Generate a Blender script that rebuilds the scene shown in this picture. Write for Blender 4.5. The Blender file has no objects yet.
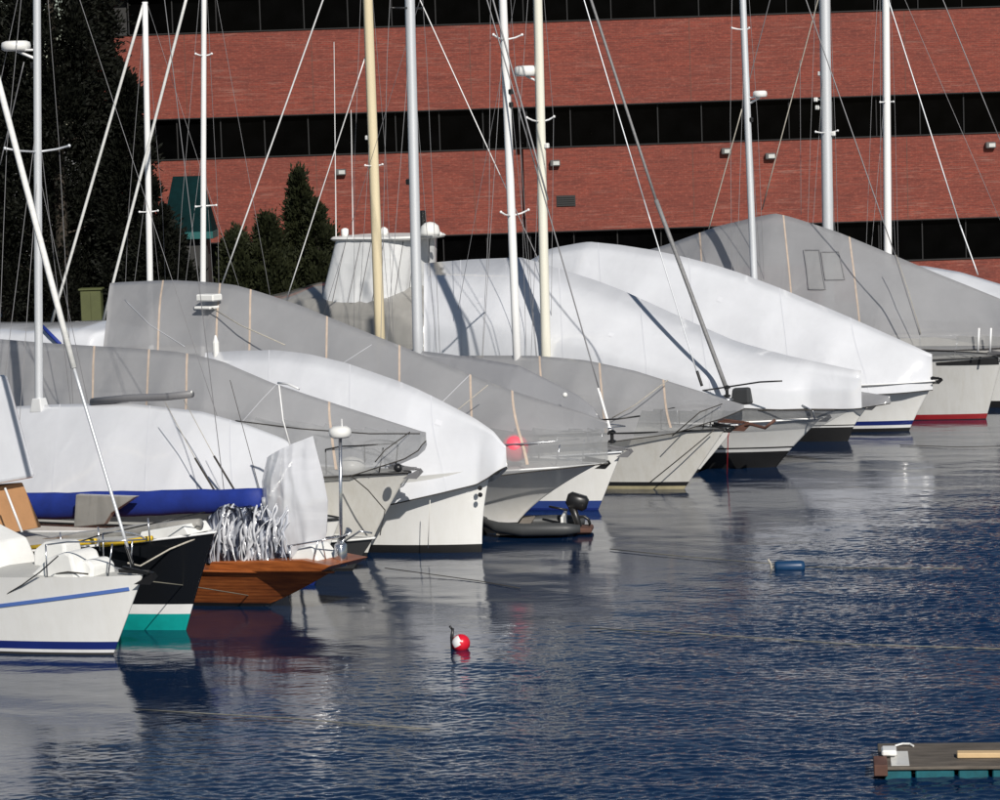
import bpy, math, random
import numpy as np
from mathutils import Vector, Matrix, noise

random.seed(7); np.random.seed(7)
sc = bpy.context.scene
COL = sc.collection
R = math.radians

# ------------------------------------------------------------------ camera
CAM_H, FPX = 9.0, 3000.0
PITCH, ROLL = math.atan(290/3000), R(1.9)
c_f = Vector((0, math.cos(PITCH), -math.sin(PITCH)))
r0 = Vector((1, 0, 0)); u0 = Vector((0, math.sin(PITCH), math.cos(PITCH)))
c_r = r0*math.cos(ROLL) - u0*math.sin(ROLL)
c_u = u0*math.cos(ROLL) + r0*math.sin(ROLL)
CAM = Vector((0, 0, CAM_H))
cam_d = bpy.data.cameras.new('camera'); cam = bpy.data.objects.new('camera', cam_d); COL.objects.link(cam)
cam.matrix_world = Matrix((( c_r.x, c_u.x, -c_f.x, 0), (c_r.y, c_u.y, -c_f.y, 0), (c_r.z, c_u.z, -c_f.z, CAM_H), (0, 0, 0, 1)))
cam_d.sensor_width = 36; cam_d.lens = 36*FPX/1000; cam_d.clip_start = 1; cam_d.clip_end = 3000
sc.camera = cam

def ray(px, py): return c_f + c_r*((px-500)/FPX) + c_u*((400-py)/FPX)
def on_z(px, py, z=0.0):
    d = ray(px, py); return CAM + d*((z-CAM_H)/d.z)
def on_y(px, py, Y):
    d = ray(px, py); return CAM + d*(Y/d.y)
def on_plane(px, py, p0, n):
    d = ray(px, py); return CAM + d*((p0-CAM).dot(n)/d.dot(n))

# ------------------------------------------------------------------ materials
def newmat(name):
    m = bpy.data.materials.new(name); m.use_nodes = True
    nt = m.node_tree; b = nt.nodes['Principled BSDF']; return m, nt, b
def coords(nt, scale=(1, 1, 1), obj=True):
    tc = nt.nodes.new('ShaderNodeTexCoord'); mp = nt.nodes.new('ShaderNodeMapping')
    mp.inputs['Scale'].default_value = scale
    nt.links.new(tc.outputs['Object' if obj else 'Generated'], mp.inputs['Vector']); return mp.outputs['Vector']
def tex_noise(nt, vec, scale, detail=4, rough=.55, dist=0):
    n = nt.nodes.new('ShaderNodeTexNoise'); n.inputs['Scale'].default_value = scale
    n.inputs['Detail'].default_value = detail; n.inputs['Roughness'].default_value = rough; n.inputs['Distortion'].default_value = dist
    nt.links.new(vec, n.inputs['Vector']); return n.outputs['Fac']
def ramp(nt, fac, stops):
    r = nt.nodes.new('ShaderNodeValToRGB'); e = r.color_ramp.elements
    while len(e) > 1: e.remove(e[-1])
    e[0].position, e[0].color = stops[0][0], (*stops[0][1], 1)
    for p, c in stops[1:]:
        x = e.new(p); x.color = (*c, 1)
    nt.links.new(fac, r.inputs['Fac']); return r.outputs['Color']
def bump(nt, b, h, strength, dist=.02):
    n = nt.nodes.new('ShaderNodeBump'); n.inputs['Strength'].default_value = strength; n.inputs['Distance'].default_value = dist
    nt.links.new(h, n.inputs['Height']); nt.links.new(n.outputs['Normal'], b.inputs['Normal']); return n
def mixc(nt, fac, a, b_, mode='MIX'):
    n = nt.nodes.new('ShaderNodeMix'); n.data_type = 'RGBA'; n.blend_type = mode
    for s, v in ((0, fac), (6, a), (7, b_)):
        if hasattr(v, 'links') or hasattr(v, 'is_linked'): nt.links.new(v, n.inputs[s])
        else: n.inputs[s].default_value = v if s == 0 else (*v, 1)
    return n.outputs[2]
def sc_(c, k): return tuple(min(1, x*k) for x in c)

def paint(name, col, rough=.35, var=.12, scale=1.5, stretch=(1, 1, 1), spec=.5, metal=0, bmp=0):
    m, nt, b = newmat(name)
    v = coords(nt, stretch); f = tex_noise(nt, v, scale, 6, .65)
    nt.links.new(ramp(nt, f, [(.3, sc_(col, 1-var)), (.7, sc_(col, 1+var*.5))]), b.inputs['Base Color'])
    b.inputs['Roughness'].default_value = rough; b.inputs['Metallic'].default_value = metal
    b.inputs['Specular IOR Level'].default_value = spec
    if bmp: bump(nt, b, tex_noise(nt, v, scale*8, 3), bmp, .01)
    return m

def hullpaint(name, col, rough=.3, dirt=.25):
    """Gelcoat with vertical runs and grime towards the waterline as stains."""
    m, nt, b = newmat(name)
    v = coords(nt, (2.5, 2.5, .25)); f = tex_noise(nt, v, 2.2, 5, .7)
    v2 = coords(nt, (.7, .7, .7)); f2 = tex_noise(nt, v2, 1.3, 4)
    c1 = ramp(nt, f, [(.42, (0, 0, 0)), (.75, (1, 1, 1))])
    base = ramp(nt, f2, [(.3, sc_(col, .92)), (.7, col)])
    st = nt.nodes.new('ShaderNodeMath'); st.operation = 'MULTIPLY'; st.inputs[1].default_value = dirt
    nt.links.new(c1, st.inputs[0])
    nt.links.new(mixc(nt, st.outputs[0], base, (col[0]*.62, col[1]*.58, col[2]*.48)), b.inputs['Base Color'])
    b.inputs['Roughness'].default_value = rough
    bump(nt, b, tex_noise(nt, coords(nt, (1, 1, 1)), .9, 2), .12, .05)
    return m

def film(name, col, rough, trans=.25, clear=0.0, wrinkle=.35, spec=.5, warm=None):
    """Shrink wrap: semi-gloss plastic film, light bleeding through it, fine tension creases."""
    m, nt, b = newmat(name)
    out = nt.nodes['Material Output']
    v = coords(nt); f = tex_noise(nt, v, .55, 5, .6)
    cc = ramp(nt, f, [(.3, sc_(col, .88)), (.72, sc_(col, 1.04))])
    nt.links.new(cc, b.inputs['Base Color'])
    b.inputs['Roughness'].default_value = rough; b.inputs['Specular IOR Level'].default_value = spec
    b.inputs['Coat Weight'].default_value = 1.0; b.inputs['Coat Roughness'].default_value = .06
    w1 = tex_noise(nt, coords(nt, (.35, .8, 1.1)), 1.6, 2, .4, .8)
    w2 = tex_noise(nt, coords(nt, (1.6, 1.6, .35)), 1.3, 2, .4, .6)
    ad = nt.nodes.new('ShaderNodeMath'); ad.operation = 'ADD'; nt.links.new(w1, ad.inputs[0]); nt.links.new(w2, ad.inputs[1])
    bn = bump(nt, b, ad.outputs[0], wrinkle, .12)
    tr = nt.nodes.new('ShaderNodeBsdfTranslucent'); nt.links.new(cc, tr.inputs['Color']); nt.links.new(bn.outputs['Normal'], tr.inputs['Normal'])
    mx = nt.nodes.new('ShaderNodeMixShader'); mx.inputs[0].default_value = trans
    nt.links.new(b.outputs[0], mx.inputs[1]); nt.links.new(tr.outputs[0], mx.inputs[2])
    last = mx.outputs[0]
    if clear:
        tp = nt.nodes.new('ShaderNodeBsdfTransparent'); m2 = nt.nodes.new('ShaderNodeMixShader')
        m2.inputs[0].default_value = clear
        nt.links.new(last, m2.inputs[1]); nt.links.new(tp.outputs[0], m2.inputs[2]); last = m2.outputs[0]
    nt.links.new(last, out.inputs['Surface'])
    return m

M = {}
M['film_white'] = film('white_shrink_wrap', (.745, .76, .80), .15, .07, 0, .12)
M['film_grey'] = film('grey_shrink_wrap', (.56, .56, .575), .13, .42, .2, .2, .8)
M['film_grey_dark'] = film('dark_grey_shrink_wrap', (.42, .425, .45), .2, .3, .15, .3)
M['film_clear'] = film('clear_shrink_wrap', (.62, .63, .64), .2, .3, .5, .5)
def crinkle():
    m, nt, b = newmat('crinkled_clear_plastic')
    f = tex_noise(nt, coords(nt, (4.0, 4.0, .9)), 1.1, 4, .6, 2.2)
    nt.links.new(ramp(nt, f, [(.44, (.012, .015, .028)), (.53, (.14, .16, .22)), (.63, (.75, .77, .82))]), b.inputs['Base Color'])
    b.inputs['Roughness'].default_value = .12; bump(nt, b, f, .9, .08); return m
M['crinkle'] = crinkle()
M['film_clear_grey'] = film('clear_grey_shrink_wrap', (.52, .525, .53), .14, .3, .5, .4)
M['film_crumple'] = film('crumpled_plastic', (.66, .69, .76), .08, .2, .38, 1.0, .9)
M['seam'] = paint('welded_seam', (.60, .615, .66), .35, .05)
M['tape'] = paint('repair_tape', (.70, .71, .75), .3, .05)
M['canvas_white'] = film('white_canvas', (.80, .81, .82), .7, .12, 0, .3, .2)
M['canvas_grey'] = film('weathered_grey_tarp', (.34, .33, .31), .6, .1, 0, .6, .3)
M['canvas_tan'] = paint('tan_canvas', (.42, .22, .10), .8, .15, 2)
M['canvas_blue'] = paint('blue_canvas', (.010, .032, .25), .7, .25, 3, bmp=.3)
M['hull_white'] = hullpaint('white_gelcoat', (.84, .84, .825), .25, .16)
M['hull_cream'] = hullpaint('cream_gelcoat', (.70, .69, .655), .3, .35)
M['hull_grey'] = hullpaint('pale_grey_gelcoat', (.58, .58, .57), .35, .3)
M['hull_black'] = hullpaint('black_hull_paint', (.008, .009, .011), .2, .0)
M['hull_dark'] = hullpaint('dark_grey_hull_paint', (.05, .052, .055), .35, .2)
M['black'] = paint('black_antifouling', (.012, .012, .013), .6, .3)
M['navy'] = paint('navy_stripe', (.012, .025, .16), .35)
M['blue'] = paint('blue_stripe', (.10, .19, .52), .35)
M['midblue'] = paint('dark_blue_stripe', (.03, .06, .24), .35)
M['teal'] = paint('teal_bottom_paint', (.0, .33, .31), .5, .25)
M['red'] = paint('red_stripe', (.28, .015, .02), .4)
M['white'] = paint('white_paint', (.80, .80, .80), .4)
M['yellowish'] = paint('stained_cream_stripe', (.48, .42, .26), .5, .3)
M['deck'] = paint('grey_nonskid_deck', (.48, .48, .46), .7)
M['alu'] = paint('brushed_aluminium', (.72, .74, .77), .42, .08, 3, (1, 1, .1), metal=.35)
M['alu_white'] = paint('white_mast_paint', (.84, .84, .84), .35, .06, 3, (1, 1, .1))
M['mast_cream'] = paint('cream_mast_paint', (.72, .62, .42), .4, .12, 3, (3, 3, .1))
M['mast_ivory'] = paint('ivory_mast_paint', (.78, .76, .66), .4, .10, 3, (3, 3, .1))
M['wire'] = paint('stay_wire', (.22, .22, .23), .5, .05, metal=.2)
M['sail'] = paint('furled_sailcloth', (.78, .78, .76), .7, .15, 6, (1, 1, 3))
M['sail_grey'] = paint('grey_furled_sail', (.22, .22, .225), .6, .25, 6, (1, 1, 3))
M['steel'] = paint('stainless_steel', (.62, .63, .66), .22, .1, metal=.9)
M['plastic_black'] = paint('black_plastic', (.014, .014, .015), .35, .2)
M['plastic_white'] = paint('white_plastic', (.80, .80, .78), .35)
M['rope'] = paint('rope', (.45, .42, .36), .9, .3, 20)
M['rope_dark'] = paint('dark_rope', (.05, .045, .04), .9, .3, 20)
M['batten'] = paint('pine_batten', (.52, .42, .34), .7, .2, 4)
M['pink'] = paint('pink_buoy_plastic', (.85, .12, .17), .45, .1)
M['redbuoy'] = paint('red_buoy_plastic', (.62, .012, .03), .3, .1)
M['yellow'] = paint('yellow_paint', (.75, .50, .03), .5, .15)
M['rubber'] = paint('grey_inflatable_rubber', (.05, .053, .056), .5, .2)
M['floatblue'] = paint('blue_float_plastic', (.008, .045, .12), .4, .3)
M['tealraft'] = paint('teal_float_paint', (.008, .11, .14), .5, .4, 4)
M['rust'] = paint('rusty_brown_paint', (.11, .05, .035), .7, .35, 4)
M['lamp'] = paint('grey_lamp_housing', (.10, .10, .10), .5)
M['lampface'] = paint('lamp_lens', (.55, .56, .54), .3)
M['mullion'] = paint('bronze_grey_mullion', (.03, .03, .031), .7, spec=.15)
M['concrete'] = paint('quay_concrete', (.30, .29, .27), .85, .25, .6, bmp=.3)
M['dockwood'] = paint('weathered_dock_boards', (.22, .19, .16), .85, .35, 2, (1, 8, 1))
M['bark'] = paint('dark_bark', (.05, .04, .03), .9, .3, 6)
M['olive'] = paint('olive_cabinet_paint', (.08, .09, .03), .6, .2)
M['tealroof'] = paint('teal_roof_panels', (.002, .016, .018), .9, .3, 3, spec=.1)
M['cloth_blue'] = paint('faded_blue_cloth', (.13, .15, .21), .6)
M['tealtrim'] = paint('teal_roof_trim', (.01, .10, .10), .5, .2)
M['darkwall'] = paint('dark_boarded_wall', (.03, .03, .03), .8)  # plain near-black tone shared by walls, roof, grille and lowest hull band
M['winch'] = paint('grey_deck_gear', (.20, .20, .21), .5)
M['foil'] = M['film_crumple']

def wood():
    m, nt, b = newmat('varnished_planking')
    f = tex_noise(nt, coords(nt, (.6, 1, 9)), 2.2, 6, .65, .3)
    g = tex_noise(nt, coords(nt), 1.1, 3)
    c = ramp(nt, f, [(.25, (.12, .03, .01)), (.55, (.36, .105, .028)), (.8, (.52, .18, .055))])
    nt.links.new(mixc(nt, ramp(nt, g, [(.45, (0, 0, 0)), (.75, (.6, .6, .6))]), c, (.12, .035, .015)), b.inputs['Base Color'])
    b.inputs['Roughness'].default_value = .3
    wv = nt.nodes.new('ShaderNodeTexWave'); wv.wave_type = 'BANDS'; wv.bands_direction = 'Z'; wv.inputs['Scale'].default_value = 4.5
    nt.links.new(coords(nt), wv.inputs['Vector']); bump(nt, b, wv.outputs['Fac'], .12, .01)
    return m
M['wood'] = wood()

def rafttop():
    m, nt, b = newmat('weathered_planks')
    f = tex_noise(nt, coords(nt, (.8, 7, 1)), 2, 6, .7)
    nt.links.new(ramp(nt, f, [(.3, (.045, .038, .031)), (.7, (.16, .135, .11))]), b.inputs['Base Color'])
    b.inputs['Roughness'].default_value = .85; bump(nt, b, f, .5, .02); return m
M['planks'] = rafttop()
M['newplank'] = paint('fresh_pine_board', (.62, .44, .24), .7, .15, 3, (1, 6, 1))

def brick():
    m, nt, b = newmat('red_brick')
    v = coords(nt)
    # brick texture works in XY: rotate object XZ onto it
    mp = nt.nodes.new('ShaderNodeMapping'); mp.inputs['Rotation'].default_value = (R(-90), 0, 0)
    nt.links.new(v, mp.inputs['Vector'])
    bt = nt.nodes.new('ShaderNodeTexBrick'); bt.inputs['Scale'].default_value = 1.0
    bt.inputs['Brick Width'].default_value = .24; bt.inputs['Row Height'].default_value = .075
    bt.inputs['Mortar Size'].default_value = .011; bt.inputs['Mortar Smooth'].default_value = .3
    bt.inputs['Color1'].default_value = (.255, .053, .036, 1); bt.inputs['Color2'].default_value = (.165, .038, .029, 1)
    bt.inputs['Mortar'].default_value = (.22, .085, .062, 1); bt.inputs['Bias'].default_value = -.1
    nt.links.new(mp.outputs['Vector'], bt.inputs['Vector'])
    big = tex_noise(nt, coords(nt, (.12, 1, .45)), 1.4, 5, .6)
    c = mixc(nt, ramp(nt, big, [(.35, (0, 0, 0)), (.7, (.8, .8, .8))]), bt.outputs['Color'], (.15, .045, .036))
    cs = tex_noise(nt, coords(nt, (.5, 1, 7)), 1.6, 5, .75)
    c = mixc(nt, ramp(nt, cs, [(.40, (.75, .75, .75)), (.52, (0, 0, 0))]), c, (.115, .036, .030))
    sp = tex_noise(nt, coords(nt, (1, 1, 2.5)), 5.0, 3, .8)
    c = mixc(nt, ramp(nt, sp, [(.52, (0, 0, 0)), (.66, (.55, .55, .55))]), c, (.34, .105, .075))
    # efflorescence: thin pale streaks along courses
    st = tex_noise(nt, coords(nt, (.35, 1, 6)), 1.8, 6, .7, .4)
    blot = tex_noise(nt, coords(nt, (.25, 1, .8)), .9, 3)
    ml = nt.nodes.new('ShaderNodeMath'); ml.operation = 'MULTIPLY'
    nt.links.new(ramp(nt, st, [(.53, (0, 0, 0)), (.68, (.4, .4, .4))]), ml.inputs[0])
    nt.links.new(ramp(nt, blot, [(.44, (0, 0, 0)), (.58, (1, 1, 1))]), ml.inputs[1])
    c = mixc(nt, ml.outputs[0], c, (.36, .22, .18))
    nt.links.new(c, b.inputs['Base Color'])
    b.inputs['Roughness'].default_value = .85; b.inputs['Specular IOR Level'].default_value = .2
    bump(nt, b, bt.outputs['Fac'], -.3, .01)
    return m
M['brick'] = brick()
def glass_dark():
    m, nt, b = newmat('dark_tinted_glass')
    f = tex_noise(nt, coords(nt), .8, 4)
    nt.links.new(ramp(nt, f, [(.3, (.0006, .0006, .0006)), (.7, (.002, .002, .0022))]), b.inputs['Base Color'])
    b.inputs['Roughness'].default_value = .12; b.inputs['Specular IOR Level'].default_value = .03
    bump(nt, b, tex_noise(nt, coords(nt), 1.2, 2), .05, .05); return m
M['glass'] = glass_dark()
def leafmat(name, c0, c1):
    m, nt, b = newmat(name)
    f = tex_noise(nt, coords(nt), 2.2, 5, .7)
    nt.links.new(ramp(nt, f, [(.3, c0), (.7, c1)]), b.inputs['Base Color'])
    b.inputs['Roughness'].default_value = .7; b.inputs['Specular IOR Level'].default_value = .2; return m
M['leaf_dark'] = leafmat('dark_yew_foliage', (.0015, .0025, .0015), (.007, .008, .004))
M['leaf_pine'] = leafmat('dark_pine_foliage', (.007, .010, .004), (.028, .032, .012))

# ------------------------------------------------------------------ mesh helpers
def obj(name, verts, faces, mats, parent=None, smooth=False, mi=None):
    me = bpy.data.meshes.new(name); me.from_pydata([tuple(v) for v in verts], [], faces)
    for m in (mats if isinstance(mats, (list, tuple)) else [mats]): me.materials.append(M[m] if isinstance(m, str) else m)
    if mi is not None: me.polygons.foreach_set('material_index', mi)
    if smooth: me.polygons.foreach_set('use_smooth', [True]*len(me.polygons))
    me.update()
    o = bpy.data.objects.new(name, me); COL.objects.link(o)
    if parent is not None: o.parent = parent
    return o
class MB:
    def __init__(s): s.v, s.f, s.m = [], [], []
    def add(s, v, f, m=0):
        b = len(s.v); s.v += [Vector(x) for x in v]; s.f += [tuple(b+i for i in q) for q in f]; s.m += [m]*len(f); return s
    def box(s, x0, x1, y0, y1, z0, z1, m=0, bev=0, mat=None):
        if bev:
            v = []; q = bev
            for z, k in ((z0, q), (z0+q, 0), (z1-q, 0), (z1, q)):
                a, b_, c, d = x0+k, x1-k, y0+k, y1-k; e = q if k == 0 else 0
                v += [(a+e, c, z), (b_-e, c, z), (b_, c+e, z), (b_, d-e, z), (b_-e, d, z), (a+e, d, z), (a, d-e, z), (a, c+e, z)]
            f = [tuple(range(7, -1, -1)), tuple(range(24, 32))]
            for k in range(3):
                for i in range(8): f.append((k*8+i, k*8+(i+1) % 8, k*8+8+(i+1) % 8, k*8+8+i))
        else:
            v = [(x0, y0, z0), (x1, y0, z0), (x1, y1, z0), (x0, y1, z0), (x0, y0, z1), (x1, y0, z1), (x1, y1, z1), (x0, y1, z1)]
            f = [(3, 2, 1, 0), (4, 5, 6, 7), (0, 1, 5, 4), (1, 2, 6, 5), (2, 3, 7, 6), (3, 0, 4, 7)]
        if mat: v = [mat @ Vector(p) for p in v]
        return s.add(v, f, m)
    def tube(s, pts, r, n=8, m=0, cap=True, r1=None, closed=False):
        pts = [Vector(p) for p in pts]; k = len(pts); base = len(s.v)
        for i, p in enumerate(pts):
            if closed: t = pts[(i+1) % k]-pts[i-1]
            else: t = pts[min(i+1, k-1)]-pts[max(i-1, 0)]
            t.normalize()
            a = Vector((0, 0, 1)) if abs(t.z) < .9 else Vector((1, 0, 0))
            u = t.cross(a).normalized(); w = t.cross(u)
            rr = r if not isinstance(r, (list, tuple)) else r[i]
            if r1 is not None: rr = r+(r1-r)*i/max(1, k-1)
            for j in range(n):
                th = 2*math.pi*j/n; s.v.append(p+(u*math.cos(th)+w*math.sin(th))*rr)
        for i in range(k if closed else k-1):
            i2 = (i+1) % k
            for j in range(n):
                s.f.append((base+i*n+j, base+i*n+(j+1) % n, base+i2*n+(j+1) % n, base+i2*n+j)); s.m.append(m)
        if cap and not closed:
            s.f.append(tuple(base+j for j in range(n-1, -1, -1))); s.f.append(tuple(base+(k-1)*n+j for j in range(n))); s.m += [m, m]
        return s
    def lathe(s, prof, n=16, m=0, mat=None):
        base = len(s.v)
        for r, z in prof:
            for j in range(n):
                th = 2*math.pi*j/n; p = Vector((r*math.cos(th), r*math.sin(th), z)); s.v.append(mat @ p if mat else p)
        for i in range(len(prof)-1):
            for j in range(n): s.f.append((base+i*n+j, base+i*n+(j+1) % n, base+(i+1)*n+(j+1) % n, base+(i+1)*n+j)); s.m.append(m)
        s.f.append(tuple(base+j for j in range(n-1, -1, -1))); s.f.append(tuple(base+(len(prof)-1)*n+j for j in range(n))); s.m += [m, m]
        return s
    def build(s, name, mats, parent=None, smooth=False): return obj(name, s.v, s.f, mats, parent, smooth, s.m)
def sphere_prof(r, n=10, sz=1): return [(max(.002, r*math.sin(math.pi*i/n)), -r*sz*math.cos(math.pi*i/n)) for i in range(n+1)]
def T(x, y, z): return Matrix.Translation((x, y, z))
def thing(name, label, cat, loc=(0, 0, 0), rz=0, group=None):
    o = bpy.data.objects.new(name, None); COL.objects.link(o); o.location = loc; o.rotation_euler = (0, 0, rz)
    return tag(o, label, cat, group)
def tag(o, label, cat, group=None, kind=None):
    if label: o['label'] = label
    if cat: o['category'] = cat
    if group: o['group'] = group
    if kind: o['kind'] = kind
    return o
def plabel(o, t): o['label'] = t; return o

# ------------------------------------------------------------------ boats
AX = R(-34)                                     # heading of every bow in the row
class Boat:
    def __init__(s, name, label, cat, bow=None, perp=None, X=None, group='boats moored side by side', ang=AX):
        s.a = Vector((math.cos(ang), math.sin(ang), 0)); s.p = Vector((-s.a.y, s.a.x, 0))
        if bow: s.o = on_z(*bow)
        else:
            b = s.p; y = (perp-X*b.x)/b.y; s.o = Vector((X, y, 0))
        s.root = thing(name, label, cat, s.o, ang, group); s.ang = ang
    def perp(s): return s.o.dot(s.p)
    def loc(s, w): d = w-s.o; return Vector((d.dot(s.a), d.dot(s.p), d.z))
    def L(s, px, py, yoff=0):                   # pixel -> point of the boat's own plane at yoff to port
        return s.loc(on_plane(px, py, s.o+s.p*yoff, s.p))
    # ---- hull
    def hull(s, L=10, B=3, rake=1.0, rp=1.0, zb=1.4, zs=1.0, Lw=5.0, Ld=4.0, pw=2.0, tr=.85, rows=None, mats=('hull_white', 'black'), kz=.82, deck='deck', rail='plastic_black', name='hull', zlow=-.5):
        """rows: [(z or 'f', value, material index below it...)] from keel to sheer."""
        s.Lh, s.B, s.rake, s.zb, s.zs, s.tr = L, B, rake, zb, zs, tr
        rows = rows or [('z', zlow, 1), ('z', 0.0, 1), ('z', .14, 0)]
        zl = rows[-1][1]
        up = 10
        levels = [(k, v, m) for k, v, m in rows] + [('f', (i+1)/up, 0) for i in range(up)]
        NI = 44
        def stem(z): return rake*(max(z, 0)/zb)**rp if z >= 0 else .5*z
        def sheer(x):
            t = min(max((rake-x)/(L+rake), 0), 1); return zs+(zb-zs)*(1-t)**2.2
        s.sheer = sheer
        def half(d, f):
            Le = Lw+(Ld-Lw)*f; k = kz+(1-kz)*f
            q = min(d/Le, 1); w = B/2*k*(1-(1-q)**pw)**(1/1.08)
            u = max(0, (d/L-.55)/.45); return max(w*(1-(1-tr)*u*u), .012)
        s.dw = lambda x: half(max(rake-x, 0), 1.0)
        def side(x, z, sd=-1, off=0.0):
            zz = zl+(zb-zl)*(z-zl)/max(sheer(x)-zl, .1) if z > zl else z
            t = max(stem(zz)-x, 0)/(L+stem(zz)); f = min(max(z/max(sheer(x), .1), 0), 1)**1.1
            return Vector((x, sd*(half(t*L, f)+off), z))
        s.side = side
        V, F, MI = [], [], []
        nlev = len(levels)
        for side in (-1, 1):
            b = len(V)
            for i in range(NI+1):
                t = (i/NI)**1.5
                for (k, v, m) in levels:
                    if k == 'z': z = v; x = stem(z)-t*(L+stem(z))
                    else:
                        z = zl+(zb-zl)*v
                        x = stem(z)-t*(L+stem(z)); z = zl+(sheer(stem(zb)-t*(L+stem(zb)))-zl)*v
                    f = min(max(z/max(sheer(x), .1), 0), 1)**1.1
                    if z < 0: kk = (1+z/.9)
                    else: kk = 1
                    V.append((x, side*half(t*L, f)*kk, z))
            for i in range(NI):
                for j in range(nlev-1):
                    a, b2, c, d = b+i*nlev+j, b+(i+1)*nlev+j, b+(i+1)*nlev+j+1, b+i*nlev+j+1
                    F.append((a, b2, c, d) if side > 0 else (d, c, b2, a)); MI.append(levels[j][2])
        n1 = (NI+1)*nlev
        for j in range(nlev-1):                 # transom and stem closing strips
            a = NI*nlev+j; F.append((a, a+1, n1+a+1, n1+a)); MI.append(levels[j][2])
            F.append((j+1, j, n1+j, n1+j+1)); MI.append(levels[j][2])
        h = obj(name, V, F, list(mats), s.root, False, MI)
        h.data.polygons.foreach_set('use_smooth', [True]*len(F))
        m = h.data
        # deck
        DV, DF = [], []
        for i in range(NI+1):
            t = (i/NI)**1.5; x = rake-t*(L+rake); w = half(t*L, 1)-.015; z = sheer(x)-.03
            DV += [(x, -w, z), (x, 0, z+.06*min(1, w)), (x, w, z)]
        for i in range(NI):
            for j in (0, 1): DF.append((i*3+j, i*3+j+1, i*3+4+j, i*3+3+j)[::-1])
        obj('deck', DV, DF, deck, s.root, True)
        if rail:
            pts = []
            for i in range(NI, -1, -1):
                t = (i/NI)**1.5; x = rake-t*(L+rake); pts.append((x, -half(t*L, 1)-.012, sheer(x)-.02))
            for i in range(0, NI+1):
                t = (i/NI)**1.5; x = rake-t*(L+rake); pts.append((x, half(t*L, 1)+.012, sheer(x)-.02))
            MB().tube(pts, .024, 6).build('rub_rail', rail, s.root, True)
        return h
    # ---- tent-like winter cover traced from its ridge and lower edge
    def cover(s, ridge, edge, mat, fy=.8, fz=.5, k=2.0, nose=.6, over=.05, sag=.03, frames=1.6, amp=.025, name='cover', nw=.25, skirt=0, stern_pull=0, yoff=0, wmax=None, n=96, skew=.674, facet=0.0):
        rp = sorted([(s.L(*p, yoff).x, s.L(*p, yoff).z) for p in ridge])
        rx, rz = [p[0] for p in rp], [p[1] for p in rp]
        xs0, xs1 = rx[0], rx[-1]
        def wid(x):
            w = s.dw(x)+over if x < s.rake else 0
            w = max(w, nw)
            if wmax: w = min(w, wmax)
            return w
        ep = []
        for e in edge:
            y = -1.2
            for _ in range(5):
                q = s.L(e[0], e[1], y); y = -wid(q.x)
            ep.append((q.x, q.z))
        ep.sort(); ex, ez = [p[0] for p in ep], [p[1] for p in ep]
        xx = np.linspace(xs0-.01, xs1, 400); zz = np.interp(xx, rx, rz)
        ker = np.exp(-np.linspace(-2, 2, 25)**2); ker /= ker.sum()
        zz = np.convolve(np.pad(zz, 12, mode='edge'), ker, 'valid')
        seed = random.uniform(0, 99)
        nfr = max(2, int((xs1-nose-xs0)/frames)); fst = [xs0+(xs1-nose*.6-xs0)*i/nfr for i in range(nfr+1)]+[xs1-nose*.25, xs1]
        def base(x, t):
            zr = float(np.interp(x, xx, zz)); ze = float(np.interp(x, ex, ez)); w = wid(x)
            q = (x-(xs1-nose))/nose if nose else 0
            if q > 0: w *= math.sqrt(max(0, 1-min(q, 1)**2))**.8
            ze = min(ze, zr-.05)
            P0 = (w, ze); P1 = (w*fy, ze+(zr-ze)*fz); P2 = (0, zr)
            a, b, c = (1-t)**2, 2*k*t*(1-t), t*t; d = a+b+c
            return (a*P0[0]+b*P1[0]+c*P2[0])/d, (a*P0[1]+b*P1[1]+c*P2[1])/d
        def S(x, t, side=-1, off=0.0):
            y, z = base(x, t)
            if facet and xs0 < x < xs1:
                i = 0
                while i < len(fst)-2 and fst[i+1] < x: i += 1
                u = (x-fst[i])/max(fst[i+1]-fst[i], 1e-6); A_, B_ = base(fst[i], t), base(fst[i+1], t)
                y += facet*(A_[0]*(1-u)+B_[0]*u-y); z += facet*(A_[1]*(1-u)+B_[1]*u-z)
            g = math.sin(math.pi*min(max(t, 0), 1))
            ph = ((x-xs0)/max(xs1-nose*.6-xs0, .1)*nfr) % 1.0
            pull = -sag*g*math.sin(math.pi*ph)**1.3
            nz = noise.fractal(Vector((x*.5+seed, z*.7, side*3.1)), 1.0, 2.0, 2)*amp*1.3*(.35+.65*g)
            nz += noise.noise(Vector((x*1.6+seed, (z-x)*.8, side)))*amp*.5*(1-t)**2
            dd = pull+nz+off
            ny, nzz = .75, .65
            y = max(y+dd*ny*min(1, y*3), 0); z = z+dd*nzz*(1 if t < 1 else .3)
            return Vector((x, side*y, z))
        s.S = S; s.cx = (xs0, xs1)
        NT = 22; V, F = [], []
        xsn = [xs0+(xs1-xs0)*(1-(1-i/n)**1.25) for i in range(n+1)]
        W = 2*NT+1
        for x in xsn:
            fade = max(0, 1-(x-xs0)/4.0)**1.5
            def SS(t, sd):
                q = S(x, t, sd); return S(min(x+abs(q.y)*skew*fade, xs1), t, sd) if fade > 0 and skew else q
            for j in range(NT): V.append(SS(j/NT, -1))
            V.append(SS(1, -1))
            for j in range(NT-1, -1, -1): V.append(SS(j/NT, 1))
        for i in range(n):
            for j in range(W-1): F.append((i*W+j, i*W+j+1, (i+1)*W+j+1, (i+1)*W+j))
        F.append(tuple(range(W)))
        o = obj(name, V, F, mat, s.root, True)
        MB().tube([Vector(V[i*W])+Vector((0, -.006, 0)) for i in range(n+1)], .013, 5).build('edge_rope', 'rope_dark', o)
        return o
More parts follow.
